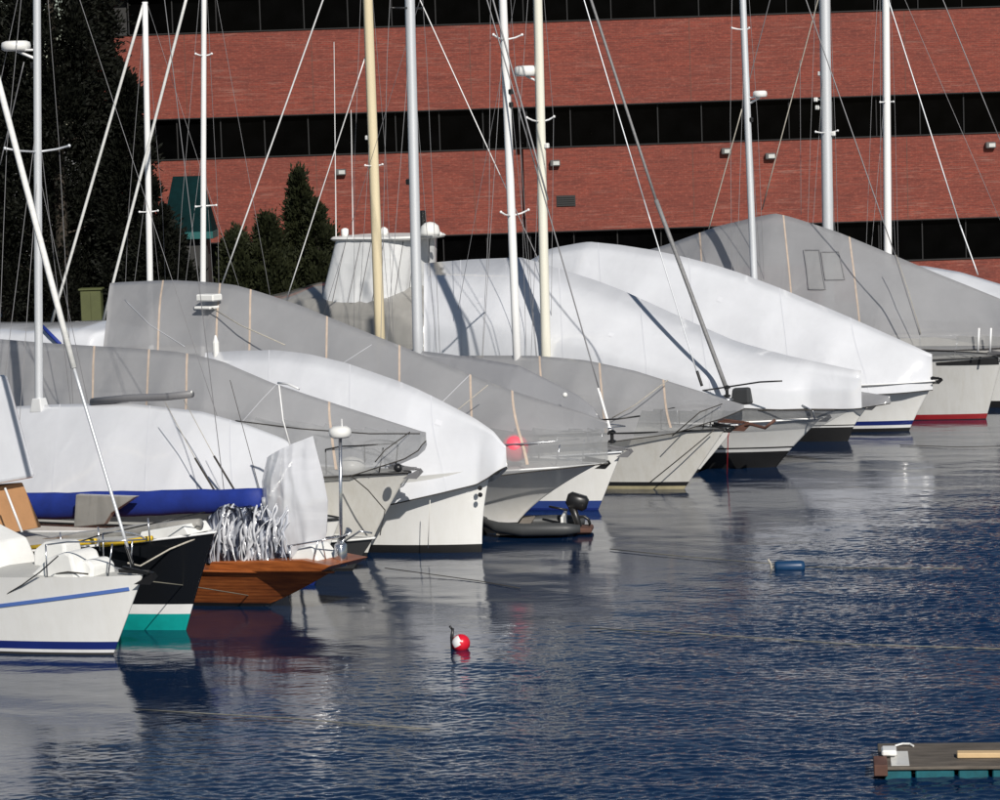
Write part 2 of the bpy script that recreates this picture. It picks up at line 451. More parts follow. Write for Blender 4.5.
    def batten(s, cover_o, px, py, t0=.10, w=.027, n=16):
        '''pale timber strip on the tent, running straight down from the ridge.'''
        x0 = s.L(px, py).x; x0 = min(max(x0, s.cx[0]+.4), s.cx[1]-.6); V, F = [], []
        for i in range(n+1):
            t = 1+(t0-1)*i/n; xa = x0+.674*abs(s.S(x0, t).y)
            for d in (-w, w): V.append(s.S(min(xa+d, s.cx[1]-.05), t, -1, .010))
        for i in range(n): F.append((i*2, i*2+1, i*2+3, i*2+2))
        return obj('batten', V, F, 'batten', cover_o, True)
    def cover_line(s, cover_o, name, pts, r, mat):
        W_ = []
        for k in range(len(pts)-1):
            for i in range(9 if k == len(pts)-2 else 8):
                px = pts[k][0]+(pts[k+1][0]-pts[k][0])*i/8; py = pts[k][1]+(pts[k+1][1]-pts[k][1])*i/8; y = -.8
                for _ in range(6):
                    q = s.L(px, py, y); x = min(q.x, s.cx[1]-.03); lo, hi = 0.0, 1.0
                    for _ in range(18):
                        m_ = (lo+hi)/2
                        if s.S(x, m_).z < q.z: lo = m_
                        else: hi = m_
                    y = s.S(x, lo).y
                W_.append(s.S(x, lo, -1, .012))
        return MB().tube(W_, r, 5).build(name, mat, cover_o, True)
    def clear_part(s, cover_o, test, mat='film_clear_grey'):
        me = cover_o.data; me.materials.append(M[mat])
        for pl in me.polygons:
            if len(pl.vertices) == 4 and test(pl.center): pl.material_index = 1
    def seam(s, cover_o, px, py, w=.012): 
        o = s.batten(cover_o, px, py, 0.0, w); o.name = 'seam'; o.data.materials.clear(); o.data.materials.append(M['seam']); return o
    def tape(s, cover_o, px, py, a=.07, b=.06):
        q = s.L(px, py, -.7); lo, hi = 0.0, 1.0
        for _ in range(24):
            m_ = (lo+hi)/2
            if s.S(q.x, m_).z < q.z: lo = m_
            else: hi = m_
        dt = .016; x = q.x+.674*(abs(s.S(q.x, lo).y)-.7)
        V = [s.S(x-a, lo-dt, -1, .008), s.S(x+a, lo-dt, -1, .008), s.S(x+a, lo+dt, -1, .008), s.S(x-a, lo+dt, -1, .008)]
        return obj('tape_patch', V, [(0, 1, 2, 3)], 'tape', cover_o)
    def post(s, cover_o, px, py, y=-.4, w=.045):
        '''timber post of the tent frame, standing inside the film.'''
        x = s.L(px, py, y).x; x = min(max(x, s.cx[0]+.4), s.cx[1]-.3)
        lo, hi = 0.0, 1.0
        for _ in range(24):
            m_ = (lo+hi)/2
            if -s.S(x, m_).y > -y: lo = m_
            else: hi = m_
        zt = s.S(x, lo).z-.03
        z0 = s.sheer(min(x, s.rake-.2))-.02
        mb = MB().box(x-w, x+w, y-.03, y+.03, z0, zt)
        mb.tube([(x, y, zt-.05), (x+.02, y+.02, zt-.02), (x, 0.0, s.S(x, 1).z-.06)], .03, 6)
        return mb.build('frame_post', 'batten', cover_o)
    # ---- spars and rigging
    def mast(s, top, foot, r=.1, mat='alu', height=None, yoff=0, foot_z=None, extra=0):
        A, B_ = s.L(*top, yoff), s.L(*foot, yoff)
        A.y = B_.y = yoff
        d = (A-B_)/(A.z-B_.z)
        zt = height if height else A.z
        zf = foot_z if foot_z is not None else s.sheer(B_.x)
        s.mt = lambda z: B_+d*(z-B_.z)
        pts = [s.mt(zf+(zt-zf)*i/6) for i in range(7)]
        mb = MB().tube(pts, r, 14, 0, True, r1=r*.82)
        # sail track on the after side
        mb.tube([p+Vector((-r*.98, 0, 0)) for p in pts], r*.16, 5)
        m = mb.build('mast', mat, s.root, True); s.mast_o = m; s.mz = zt
        return m
    def zat(s, px, py, yoff=0): return s.L(px, py, yoff).z
    def spreader(s, px, py, half=.75, mat=None, droop=.06, sweep=.12, yoff=0):
        z = s.zat(px, py, yoff); c = s.mt(z)
        for sd in (-1, 1):
            mb = MB().tube([c, c+Vector((-sweep*.5, sd*half*.6, droop*.4)), c+Vector((-sweep, sd*half, droop))], .022, 6)
            mb.lathe(sphere_prof(.035, 6), 8, 0, T(*(c+Vector((-sweep, sd*half, droop)))))
            mb.build('spreader', mat or 'alu_white', s.mast_o, True)
        return c
    def radar(s, px, py, fwd=True, r=.28, h=.2):
        q = s.L(px, py); c = s.mt(q.z); x = q.x
        mb = MB().lathe([(r*.8, -h/2), (r*.97, -h*.35), (r, 0), (r*.95, h*.35), (r*.7, h/2), (.01, h*.52)], 20, 0, T(x, 0, q.z))
        mb.tube([c+Vector((0, 0, -.3)), (x, 0, q.z-h*.5)], .03, 6, 1).tube([c+Vector((0, 0, -.1)), (x, 0, q.z-h*.45)], .025, 6, 1)
        mb.build('radar_dome', ['plastic_white', 'alu_white'], s.mast_o, True)
    def fitting(s, px, py, kind='lamp', dx=.12):
        c = s.mt(s.zat(px, py)); 
        MB().box(c.x+dx-.06, c.x+dx+.06, -.05, .05, c.z-.06, c.z+.07, 0, .02).tube([c, c+Vector((dx, 0, 0))], .02, 6).build('mast_light', 'plastic_black' if kind == 'dark' else 'plastic_white', s.mast_o)
    def stay(s, p0, p1, r=.012, mat='wire', name='forestay', y0=0, y1=0, par=None, extend=0, sag=0):
        A = s.L(*p0, y0) if len(p0) == 2 else Vector(p0); B_ = s.L(*p1, y1) if len(p1) == 2 else Vector(p1)
        if extend: A = A+(A-B_).normalized()*extend
        pts = [A.lerp(B_, i/8)-Vector((0, 0, sag*4*(i/8)*(1-i/8))) for i in range(9)]
        return MB().tube(pts, r, 8 if r > .02 else 5).build(name, mat, par or s.root, True)
    def shrouds(s, zfrac=(1.0, .6), r=.0065, mat='wire', xo=-.25, yb=None, zdeck=None):
        for fr in zfrac:
            for sd in (-1, 1):
                zt = s.mz*fr-.1; c = s.mt(zt); x = c.x+xo
                yb_ = yb if yb else max(s.dw(s.mt(1).x)-.08, .3)
                z0 = zdeck if zdeck is not None else s.sheer(x)
                f = Vector((s.mt(z0).x+xo, sd*yb_, z0))
                if fr > .9 and hasattr(s, 'spz'):
                    mid = s.mt(s.spz)+Vector((-.12, sd*.78, .05)); pts = [c, mid, f]
                else: pts = [c, f]
                MB().tube(pts, r, 5).build('shroud', mat, s.root)
    def pulpit(s, h=.6, back=1.6, mat='steel', rise=0, fwd=.1, kw=1.0):
        sh = s.sheer; x0 = s.rake-back; w = max(s.dw(x0)*kw-.08, .15)
        mb = MB(); top = [(x0, -w, sh(x0)+h)]
        for i in range(1, 8):
            a = i/8; x = x0+(s.rake+fwd-x0)*math.sin(a*math.pi/2 if a < .5 else (1-a)*math.pi/2)*1.0/ math.sin(math.pi/4)
            top.append((min(x, s.rake+fwd), -w*math.cos(a*math.pi), sh(min(x, s.rake))+h+.06))
        top.append((x0, w, sh(x0)+h)); mb.tube(top, .016, 6)
        for y in (-1, 1):
            mb.tube([(x0, y*w, sh(x0)), (x0, y*w, sh(x0)+h)], .014, 6)
            x1 = s.rake-back*.35; w1 = max(s.dw(x1)*kw-.05, .08); mb.tube([(x1, y*w1, sh(x1)), (x1+.1, y*w1*.9, sh(x1)+h)], .014, 6)
        return mb.build('pulpit', mat, s.root, True)
    def stripe(s, x0, x1, z0, z1, mat, name='stripe', n=30):
        V, F = [], []
        for i in range(n+1):
            t = i/n; x = x0+(x1-x0)*t
            for z in (z0[0]+(z0[1]-z0[0])*t, z1[0]+(z1[1]-z1[0])*t): V.append(s.side(x, z, -1, .016))
        F = [(i*2, i*2+1, i*2+3, i*2+2) for i in range(n)]
        return obj(name, V, F, mat, s.root, True)
    def fit(s, px, py): q = s.L(px, py); return dict(rake=q.x, zb=q.z)
    def prism(s, name, pts, y0, y1, mat, k=1.0, par=None, yp=None, bev=.02):
        '''side outline traced on plane y=yp, given real width y0..y1; k tapers the top.'''
        P = [s.L(p[0], p[1], y0 if yp is None else yp) for p in pts]
        zs = [p.z for p in P]; z0, z1 = min(zs), max(zs); yc = (y0+y1)/2
        V = []
        for y in (y0, y1):
            for p in P:
                f = (p.z-z0)/max(z1-z0, .01); V.append((p.x, yc+(y-yc)*(1+(k-1)*f), p.z))
        m = len(P); F = [tuple(range(m)), tuple(range(2*m-1, m-1, -1))]+[(i, m+i, m+(i+1) % m, (i+1) % m) for i in range(m)]
        o = obj(name, V, F, mat, par or s.root)
        if bev:
            md = o.modifiers.new('bevel', 'BEVEL'); md.width = bev; md.segments = 2
        return o
    def pxtube(s, name, pts, r, mat, yoff=0, par=None, n=8):
        return MB().tube([s.L(p[0], p[1], yoff if len(p) < 3 else p[2]) for p in pts], r, n).build(name, mat, par or s.root, True)
    def anchor(s, mat='plastic_black', k=1.0):
        z = s.sheer(s.rake)+.02; x = s.rake
        mb = MB().box(x-.45*k, x+.12*k, -.05, .05, z, z+.06, 0).tube([(x-.4*k, 0, z+.09), (x+.22*k, 0, z+.02)], .025, 6)
        mb.add([(x+.24*k, 0, z+.05), (x-.06*k, -.16*k, z-.14*k), (x+.14*k, 0, z-.16*k), (x-.06*k, .16*k, z-.14*k), (x+.3*k, 0, z-.02)], [(0, 1, 2), (0, 2, 3), (0, 3, 1), (1, 3, 2), (0, 4, 2)])
        return mb.build('anchor', mat, s.root)
    def drum(s, p, mat='plastic_black', r=.09):
        q = s.L(*p); return MB().lathe([(r*.5, -.16), (r, -.13), (r, -.10), (r*.45, -.08), (r*.45, .05), (r, .07), (r, .1), (r*.4, .14)], 12, 0, T(q.x, 0, q.z)).build('furling_drum', mat, s.root)

# paint schemes: (z rows from keel up; material index applies to the band above each row)
def scheme(*bands):
    """bands: (top z, material index) from the waterline up; below water uses index 1."""
    rows = [('z', -.5, bands[0][1]), ]
    z0 = -.02
    for zt, mi in bands:
        rows.append(('z', z0, mi)); z0 = zt
    rows.append(('z', z0, 0)); return rows
M['film_bag'] = film('thin_white_plastic', (.82, .83, .87), .14, .25, .12, .5)
def drape(name, c, prof, mat, parent=None, folds=9, amp=.12, n=72, seed=0, ell=(1, 1), rz=0):
    """Plastic sheeting hanging over something: profile [(r, z)], folds deepen downwards."""
    V, F = [], []
    m = []
    for k in range(len(prof)-1):
        for i in range(4): m.append(tuple(prof[k][q]+(prof[k+1][q]-prof[k][q])*i/4 for q in (0, 1)))
    m.append(prof[-1])
    for k, (r, z) in enumerate(m):
        g = k/len(m)
        for j in range(n):
            th = 2*math.pi*j/n
            w = noise.fractal(Vector((math.cos(th)*folds*.35+seed, math.sin(th)*folds*.35, z*.6)), 1, 2, 3)
            w2 = noise.noise(Vector((math.cos(th)*2.2+seed, math.sin(th)*2.2, z*2.6)))+.5*noise.noise(Vector((math.cos(th)*6+seed, math.sin(th)*6+z*3, z*5)))
            rr = r*(1+amp*(.4+g)*w*1.6+amp*.5*w2)
            x, y = rr*math.cos(th)*ell[0], rr*math.sin(th)*ell[1]
            V.append((x*math.cos(rz)-y*math.sin(rz)+c[0], x*math.sin(rz)+y*math.cos(rz)+c[1], z+c[2]+amp*.15*w2))
    for k in range(len(m)-1):
        for j in range(n): F.append((k*n+j, k*n+(j+1) % n, (k+1)*n+(j+1) % n, (k+1)*n+j))
    F.append(tuple(range(n)))
    return obj(name, V, F, mat, parent, True)

def bx3(root, name, mat, x0, x1, y0, y1, z0, z1, bev=.02, par=None):
    return MB().box(x0, x1, y0, y1, z0, z1, 0, bev).build(name, mat, par or root)

def mast_hit(b, foot, through, mast_x, y=0):
    A, B_ = b.L(*foot), b.L(*through); return A.z+(B_.z-A.z)*(mast_x-A.x)/(B_.x-A.x)

SG = 'sailboats with masts and rigging'
CG = 'boats shrink wrapped for winter'

# ---- B1: white sloop in the near left corner
b = Boat('sailboat', 'white sloop with blue stripes and furled headsail in the near left corner', 'sailboat', bow=(113, 655), group=SG)
f = b.fit(143, 575)
b.hull(L=9, B=2.9, **f, rp=1.0, zs=f['zb']*.96, Lw=5.5, Ld=4.6, pw=1.9, rows=scheme((.045, 2), (.10, 3), (.24, 1)), mats=('hull_white', 'navy', 'darkwall', 'white'), rail=None)
q0 = b.L(119, 591, -.35); q1 = b.L(-30, 610, -1.2)
b.stripe(q1.x, q0.x, (q1.z-.035, q0.z-.035), (q1.z+.03, q0.z+.03), 'blue')
mx = b.L(-60, 560).x
hz = mast_hit(b, (131, 562), (38, 230), mx)
b.mast((-60, 0), (-60, 560), .085, 'alu', height=hz+.2)
b.stay((133, 566), (126, 545), .03, 'plastic_black', 'stay_fitting')
b.stay((0, 88), (74, 368), .055, 'sail', 'furled_headsail', extend=6)
b.stay((74, 368), (128, 549), .028, 'alu', 'forestay')
b.shrouds((.98, .6), zdeck=f['zb']*.85)
b.pulpit(.55, 1.5); b.anchor('plastic_black', 1.1)
zd = f['zb']
for pts, y0, y1, nm, mt in (
        ([(40, 578), (60, 556), (78, 549), (84, 552), (92, 578)], -.55, .25, 'hatch_cover', 'plastic_white'),
        ([(66, 576), (72, 560), (98, 558), (104, 565), (104, 577)], -.35, .3, 'anchor_locker', 'plastic_white'),
        ([(43, 570), (42, 548), (52, 540), (72, 541), (75, 560), (70, 572)], .2, .7, 'ventilator_cowl', 'plastic_white'),
        ([(-40, 590), (4, 588), (13, 578), (8, 560), (1, 542), (-40, 520)], -.75, .75, 'coachroof', 'plastic_white')):
    b.prism(nm, pts, y0, y1, mt, .85, yp=(y0+y1)/2, bev=.05)
b.pxtube('grab_rail', [(0, 598), (22, 585), (40, 572), (58, 556)], .012, 'plastic_black', -.9)
b.pxtube('jib_sheet', [(48, 575, -.5), (68, 572, -.55), (88, 574, -.5)], .014, 'rope_dark')

# ---- B2: black hulled boat
b = Boat('motorsailer', 'black hulled boat with teal bottom paint and white waterline band', 'boat', bow=(186, 630), group=SG)
f = b.fit(215, 531)
b.hull(L=9.5, B=2.9, **f, rp=1.05, zs=f['zb']*.68, Lw=5.5, Ld=4.5, pw=1.9, rows=scheme((.30, 1), (.48, 2)), mats=('hull_black', 'teal', 'white'), rail='white')
b.prism('wheelhouse_cover', [(-60, 376), (12, 374), (19, 400), (37, 477), (-60, 488)], -.8, .8, 'film_white', .86, yp=.8, bev=.06)
pc = b.prism('canvas_screen', [(-60, 488), (24, 482), (42, 527), (-60, 533)], -.74, .74, 'canvas_tan', .95, yp=.74, bev=.02)
b.pxtube('strap', [(5, 488, -.76), (22, 532, -.78)], .022, 'white', par=pc)
b.pxtube('tarp_roll', [(38, 545, .1), (80, 537, .1), (130, 531, .1), (165, 527, .05), (200, 524, 0)], .10, 'canvas_grey')
b.pxtube('yellow_rail', [(22, 549), (58, 545), (96, 541)], .05, 'yellow', -1.2)
b.pxtube('yellow_rail', [(100, 545), (125, 542), (152, 538)], .045, 'yellow', -1.0)
b.pxtube('lifeline', [(24, 556, -1.3), (60, 548, -1.3), (100, 535, -1.2), (150, 524, -1.0), (205, 512, -.3)], .012, 'plastic_black')
for px, py in ((62, 556), (100, 551), (150, 542)): b.pxtube('stanchion', [(px, py, -1.2), (px-2, py-24, -1.2)], .014, 'steel')
b.prism('cabin', [(14, 575), (24, 556), (92, 548), (100, 553), (92, 570)], -.7, .7, 'hull_grey', .85, yp=-.7)
b.prism('foredeck_hatch', [(136, 545), (140, 532), (182, 525), (188, 535)], -.35, .35, 'plastic_white', .9)
b.pxtube('mooring_warp', [(212, 532, 0), (170, 549, -.4), (140, 566, -.9), (128, 563, -1.6)], .016, 'rope')

# ---- B3: varnished wooden yacht lying stern out, with a blue boom cover
w3 = b = Boat('wooden_yacht', 'varnished wooden yacht with blue boom cover and overhanging pointed end', 'sailboat', bow=(262, 606), group=SG)
f = b.fit(333, 571)
b.hull(L=10, B=2.7, **f, rp=.85, zs=f['zb']*1.02, Lw=5.2, Ld=4.8, pw=1.7, rows=scheme((.07, 1),), mats=('wood', 'black'), deck='wood', rail='wood')
# boom with sailcover
P = [(-60, 512), (0, 508), (70, 507), (140, 507), (200, 505), (262, 503)]
V = []; bm = MB(); pts = [b.L(x, y, 0) for x, y in P]
obc = MB().tube([pts[0].lerp(pts[-1], i/24)+Vector((0, 0, .06+.008*math.sin(i*1.1))) for i in range(25)], [.29-.07*i/24+.006*math.sin(i*2.3) for i in range(25)], 14)
obc.v = [Vector((v.x, v.y*.55, v.z)) for v in obc.v]
bo = MB().tube([pts[0]-Vector((.4, 0, .12)), pts[-1]+Vector((.22, 0, -.02))], .055, 8).box(pts[-1].x+.05, pts[-1].x+.3, -.09, .09, pts[-1].z-.1, pts[-1].z+.12, 0, .02).build('boom', 'alu', b.root, True)
obc.build('boom_cover', 'canvas_blue', bo, True)
b.prism('canvas_screen', [(78, 494), (138, 496), (113, 513), (106, 524), (76, 527)], -.42, -.28, 'canvas_grey', 1.0, yp=-.35)
b.mast((-68, 0), (-66, 530), .09, 'mast_cream', height=15)
b.shrouds((.98,), xo=.1)
b.stay((150, -120), (230, 540), .008, 'wire', 'backstay', extend=3)
b.stay((262, 498), (230, 380), .006, 'rope_dark', 'topping_lift', extend=9)
# stern gear
qr = b.L(318, 566)
zdk = b.sheer(qr.x)
MB().tube([b.L(288, 546, -.5), b.L(318, 541, -.45), b.L(347, 535, 0), b.L(330, 537, .45), b.L(300, 541, .6)], .017, 6).tube([b.L(290, 570, -.5), b.L(290, 546, -.5)], .015, 6).tube([b.L(312, 567, -.4), b.L(318, 541, -.45)], .015, 6).tube([b.L(327, 567, -.1), b.L(322, 541, -.35)], .015, 6).build('stern_rail', 'steel', b.root, True)
mb = MB(); q = b.L(340, 432); qb = b.L(341, 566)
mb.tube([(q.x, 0, q.z-.1), (qb.x, 0, qb.z)], .032, 10)
pole = mb.build('radar_pole', 'steel', b.root, True)
MB().lathe([(.16, -.10), (.2, -.07), (.205, .0), (.19, .06), (.13, .1), (.01, .11)], 20, 0, T(q.x, 0, q.z)).build('radar_dome', 'plastic_white', pole, True)
MB().tube([(q.x+.05, 0, q.z+.1), (q.x+.05, 0, q.z+.24)], .012, 5).build('antenna', 'white', pole)
MB().tube([b.L(336, 566, 0), b.L(341, 540, .0), b.L(349, 530, 0)], .07, 8).box(qb.x-.08, qb.x+.1, -.1, .1, qb.z, qb.z+.42, 0, .03).build('stern_post', 'steel', b.root, True)
b.pxtube('tiller', [(300, 566), (270, 558), (245, 562)], .025, 'wood')
b.prism('cockpit_coaming', [(206, 572), (210, 562), (300, 560), (330, 566), (320, 572)], -.6, .6, 'wood', .95, yp=-.6)
b.prism('cockpit_cover', [(290, 566), (300, 548), (312, 545), (325, 566)], -.45, .3, 'plastic_white', .7, yp=-.3)
MB().tube([b.L(258, 548)+Vector((.16*math.cos(t*.35), 0, .42*math.sin(t*.35))) for t in range(18)], .022, 6, closed=True).build('wheel', 'plastic_black', b.root, True)
# plastic sheeting lying on it: things of their own
c = b.root.matrix_basis
def world(b, v): return b.o+b.a*v.x+b.p*v.y+Vector((0, 0, v.z))
def sheet(name, rows, y0, thick, mat, amp, fr, seed, n=90, sub=6, zf=1.0):
    '''loose plastic heaped over gear: girth given at each height, sharp folds from ridged noise.'''
    prof = []
    for py, xa, xb in rows:
        A, B_ = w3.L(xa, py, y0), w3.L(xb, py, y0); prof.append(((A.x+B_.x)/2, (B_.x-A.x)/2, (A.z+B_.z)/2))
    fine = []
    for k in range(len(prof)-1):
        for i in range(sub): fine.append(tuple(prof[k][q]+(prof[k+1][q]-prof[k][q])*i/sub for q in range(3)))
    fine.append(prof[-1]); V, F = [], []
    for cx, hx, z in fine:
        for j in range(n):
            th = 2*math.pi*j/n; c_, s_ = math.cos(th), math.sin(th)
            a = 1-abs(noise.noise(Vector((c_*fr+seed, s_*fr, z*.9*zf))))*2
            b_ = 1-abs(noise.noise(Vector((c_*fr*1.7+seed+9, s_*fr*1.7+z*2.2*zf, z*2.5*zf))))*2
            r = 1+amp*(a*.7+b_*.5-.55)
            v = Vector((cx+hx*c_*r, y0+thick*s_*r, z+.05*amp*b_*4)); V.append(world(w3, v))
    for k in range(len(fine)-1):
        for j in range(n): F.append((k*n+j, k*n+(j+1) % n, (k+1)*n+(j+1) % n, (k+1)*n+j))
    F.append(tuple(range(n)))
    return obj(name, V, F, mat, None, True)
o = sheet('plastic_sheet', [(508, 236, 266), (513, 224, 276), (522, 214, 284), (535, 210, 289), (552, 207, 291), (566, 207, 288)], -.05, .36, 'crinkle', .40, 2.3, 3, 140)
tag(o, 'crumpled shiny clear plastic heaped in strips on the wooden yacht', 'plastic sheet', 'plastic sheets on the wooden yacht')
rs = random.Random(5); heap = o
for i in range(48):
    x0 = rs.uniform(214, 284); top = rs.uniform(504, 528); bot = rs.uniform(540, 568); lean = rs.uniform(-14, 14); wd = rs.uniform(.012, .042)
    pts_ = []; yb_ = rs.uniform(-.50, -.40); k = 9
    for q_ in range(k):
        t_ = q_/(k-1); v = w3.L(x0+lean*t_+rs.uniform(-1.3, 1.3), top+(bot-top)*t_, yb_); v.y = yb_*(.35+.65*math.sin(min(1, t_*1.6+.15)*math.pi/2))-.03+rs.uniform(-.05, .03); pts_.append(v)
    V_, F_ = [], []
    for q_, v in enumerate(pts_):
        tw_ = rs.uniform(-.5, .5); dx = Vector((math.cos(tw_), math.sin(tw_), rs.uniform(-.3, .3)))*wd*(1-.4*abs(q_/(k-1)-.4)); V_ += [world(w3, v-dx), world(w3, v+Vector((0, -.025, 0))), world(w3, v+dx)]
    F_ = [(q_*3+m_, q_*3+m_+1, q_*3+m_+4, q_*3+m_+3) for q_ in range(k-1) for m_ in (0, 1)]
    so = obj('plastic_strip', V_, F_, 'film_bag' if i % 3 else 'film_crumple', heap, False)
    sm = so.modifiers.new('smooth', 'SUBSURF'); sm.levels = 2; sm.render_levels = 2; so.data.polygons.foreach_set('use_smooth', [True]*len(F_))
def hung(name, rows, y0, mat, nu=70, nv=40):
    '''thin sheet hanging in pleats: left and right outline points per row, top to bottom.'''
    V, F = [], []; Ls = [w3.L(*a, y0) for a, b_ in rows]; Rs = [w3.L(*b_, y0) for a, b_ in rows]; m = len(rows)-1
    for back in (0, 1):
        for i in range(nv+1):
            t = i/nv*m; k = min(int(t), m-1); f_ = t-k; A = Ls[k].lerp(Ls[k+1], f_); B_ = Rs[k].lerp(Rs[k+1], f_); s_ = i/nv
            for j in range(nu+1):
                u = j/nu; v = A.lerp(B_, u)
                bul = math.sin(math.pi*u)**.7*(.10+.26*math.sin(math.pi*min(s_*.8+.12, 1)))
                pl = (1-abs(noise.noise(Vector((u*4.2+s_*.9+back*7, s_*1.1, 3))))*2.2)*.11*math.sin(math.pi*u)*(.4+.6*s_)
                cr = noise.noise(Vector((u*9+s_*2, s_*6-u*3, 8+back)))*.022
                v.y += (1 if back else -1)*(bul*(.5 if back else 1)+pl+cr); V.append(world(w3, v))
    n1 = (nv+1)*(nu+1)
    for b_ in (0, n1):
        for i in range(nv):
            for j in range(nu): q_ = b_+i*(nu+1)+j; F.append((q_, q_+1, q_+nu+2, q_+nu+1))
    return obj(name, V, F, mat, None, True)
o = hung('plastic_sheet', [((267, 458), (313, 436)), ((262, 481), (321, 468)), ((263, 506), (328, 500)), ((267, 531), (327, 531)), ((279, 553), (322, 556)), ((288, 563), (314, 567))], .15, 'film_bag')
tag(o, 'tall white plastic sheet draped upright at the end of the blue boom', 'plastic sheet', 'plastic sheets on the wooden yacht')
w3.pxtube('stay_pole', [(279, 385, .15), (283, 420, .15), (290, 445, .15)], .014, 'alu_white')
w3.pxtube('rag', [(278, 383, .15), (288, 384, .12), (299, 389, .1)], .022, 'canvas_white')
# ---- B3b: little dark boat
b = Boat('dinghy', 'small dark grey dinghy between the wooden yacht and white cruiser', 'dinghy', bow=(352, 571), group='small tenders afloat')
f = b.fit(374, 537)
b.hull(L=3.2, B=1.3, **f, rp=1.0, zs=f['zb']*.8, Lw=2.2, Ld=1.9, rows=scheme((.06, 1),), mats=('hull_dark', 'black'), rail='plastic_white')
b.prism('thwart', [(300, 560), (300, 552), (320, 550), (320, 558)], -.5, .5, 'wood', 1, yp=0)
b.pxtube('rail', [(345, 541, -.3), (360, 531, -.2), (372, 533, 0)], .02, 'steel')

# ---- B3c: white covered sailboat under mast M1
b = Boat('sailboat', 'sailboat under a white cover with radar dome high on its mast at far left', 'sailboat', perp=45.4, X=-3.7, group=SG)
b.hull(L=10, B=2.7, rake=.7, zb=1.35, zs=1.1, rows=scheme((.1, 1),), mats=('hull_white', 'navy'))
cv = b.cover([(-90, 412), (0, 407), (60, 404), (130, 403), (200, 411), (245, 421), (280, 436), (302, 452)], [(-60, 503), (60, 500), (200, 500), (262, 500), (300, 495)], 'film_white', fy=0.6, fz=0.55, k=1.1, nose=.7, sag=0.015, frames=1.9, facet=0.6, amp=0.01)
for px_ in (60, 150, 230): b.seam(cv, px_, 405)
b.mast((37, 0), (39, 405), .088, 'alu', height=15.0)
b.spz = b.zat(38, 152)
b.spreader(38, 152, .95, 'alu', .10, .0); b.radar(16, 46, r=.30, h=.2)
b.fitting(31, 66, 'dark', -.1)
b.stay((60, -60), (230, 455), .006, 'wire', 'forestay', extend=4); b.stay((30, -60), (-70, 420), .008, 'wire', 'backstay', extend=4)
b.shrouds((.98, .62), xo=-.1, zdeck=2.4, yb=1.2); b.shrouds((.55,), xo=.5, zdeck=2.4, yb=1.2)
b.stay((24, 62), (0, 165), .012, 'wire', 'backstay', par=b.mast_o)
for sx in ((159, 452, 200, 490), (178, 450, 208, 482)):
    b.pxtube('tie_down', [(sx[0]+36, sx[1]+6, -1.32), (sx[0]+60, sx[1]+46, -1.36)], .02, 'rope_dark', par=cv)
    b.pxtube('tie_down', [(sx[0]+6, sx[1]-50, -.9), (sx[0]+36, sx[1]+6, -1.32)], .007, 'rope', par=cv)
b.pxtube('boom', [(92, 402), (130, 398), (165, 397), (192, 394)], .075, 'winch')
b.pxtube('boom_end', [(150, 397), (192, 392)], .03, 'plastic_white')
b.prism('mast_boot', [(34, 412), (35, 398), (43, 398), (46, 412)], -.14, .14, 'canvas_white', .7, yp=0)

# ---- B4: cream cruiser, translucent grey tent
b = Boat('motorboat', 'cream boat with long translucent grey tent nearest the white curved cover', 'covered boat', bow=(366, 560), group=CG)
f = b.fit(410, 471)
b.hull(L=11, B=2.7, **f, rp=1.25, zs=f['zb']*.9, Lw=5, Ld=3.6, pw=2.1, rows=scheme((.16, 1),), mats=('hull_cream', 'black'), rail='plastic_black')
cv = b.cover([(-120, 338), (0, 339), (60, 344), (95, 346), (150, 349), (210, 355), (240, 370), (280, 386), (330, 402), (380, 418), (426, 433)], [(0, 475), (200, 485), (310, 478), (360, 475), (408, 470), (418, 452), (425, 437)], 'film_grey', fy=0.72, fz=0.5, k=1.2, nose=0.18, sag=0.085, frames=1.2, facet=0.8, nw=0.12)
la, lb = b.L(236, 421, -1.15), b.L(424, 435, -.1)
b.clear_part(cv, lambda c: c.y < 0 and c.x > la.x and c.z < la.z+(lb.z-la.z)*(c.x-la.x)/(lb.x-la.x))
b.cover_line(cv, 'hem_rope', [(236, 421), (300, 429), (370, 434), (420, 434)], .012, 'rope_dark')
b.cover_line(cv, 'hem_rope', [(300, 360), (262, 400), (240, 425)], .006, 'seam')
for p in ((95, 360), (150, 370), (188, 372), (330, 420)): b.batten(cv, *p)
b.pulpit(.5, 1.6, 'plastic_black', fwd=-.3, kw=.75); b.anchor('winch', 1.1)
b.pxtube('tie_line', [(410, 432, -.1), (385, 450, -.6), (375, 462, -.8)], .012, 'rope_dark', par=cv)
b.pxtube('tie_line', [(350, 475, -1), (368, 490, -.95), (385, 510, -.75), (380, 535, -.5)], .012, 'rope_dark')
q = b.L(398, 468, -.7); MB().lathe(sphere_prof(.09, 8), 12, 0, T(q.x, q.y, q.z)).build('deck_light', 'plastic_black', b.root, True)
q = b.L(333, 470, -.6); MB().lathe([(.28, 0), (.30, .1), (.24, .22), (.05, .28)], 16, 0, T(q.x, 0, b.sheer(q.x))).build('deck_dome', 'plastic_white', b.root, True)

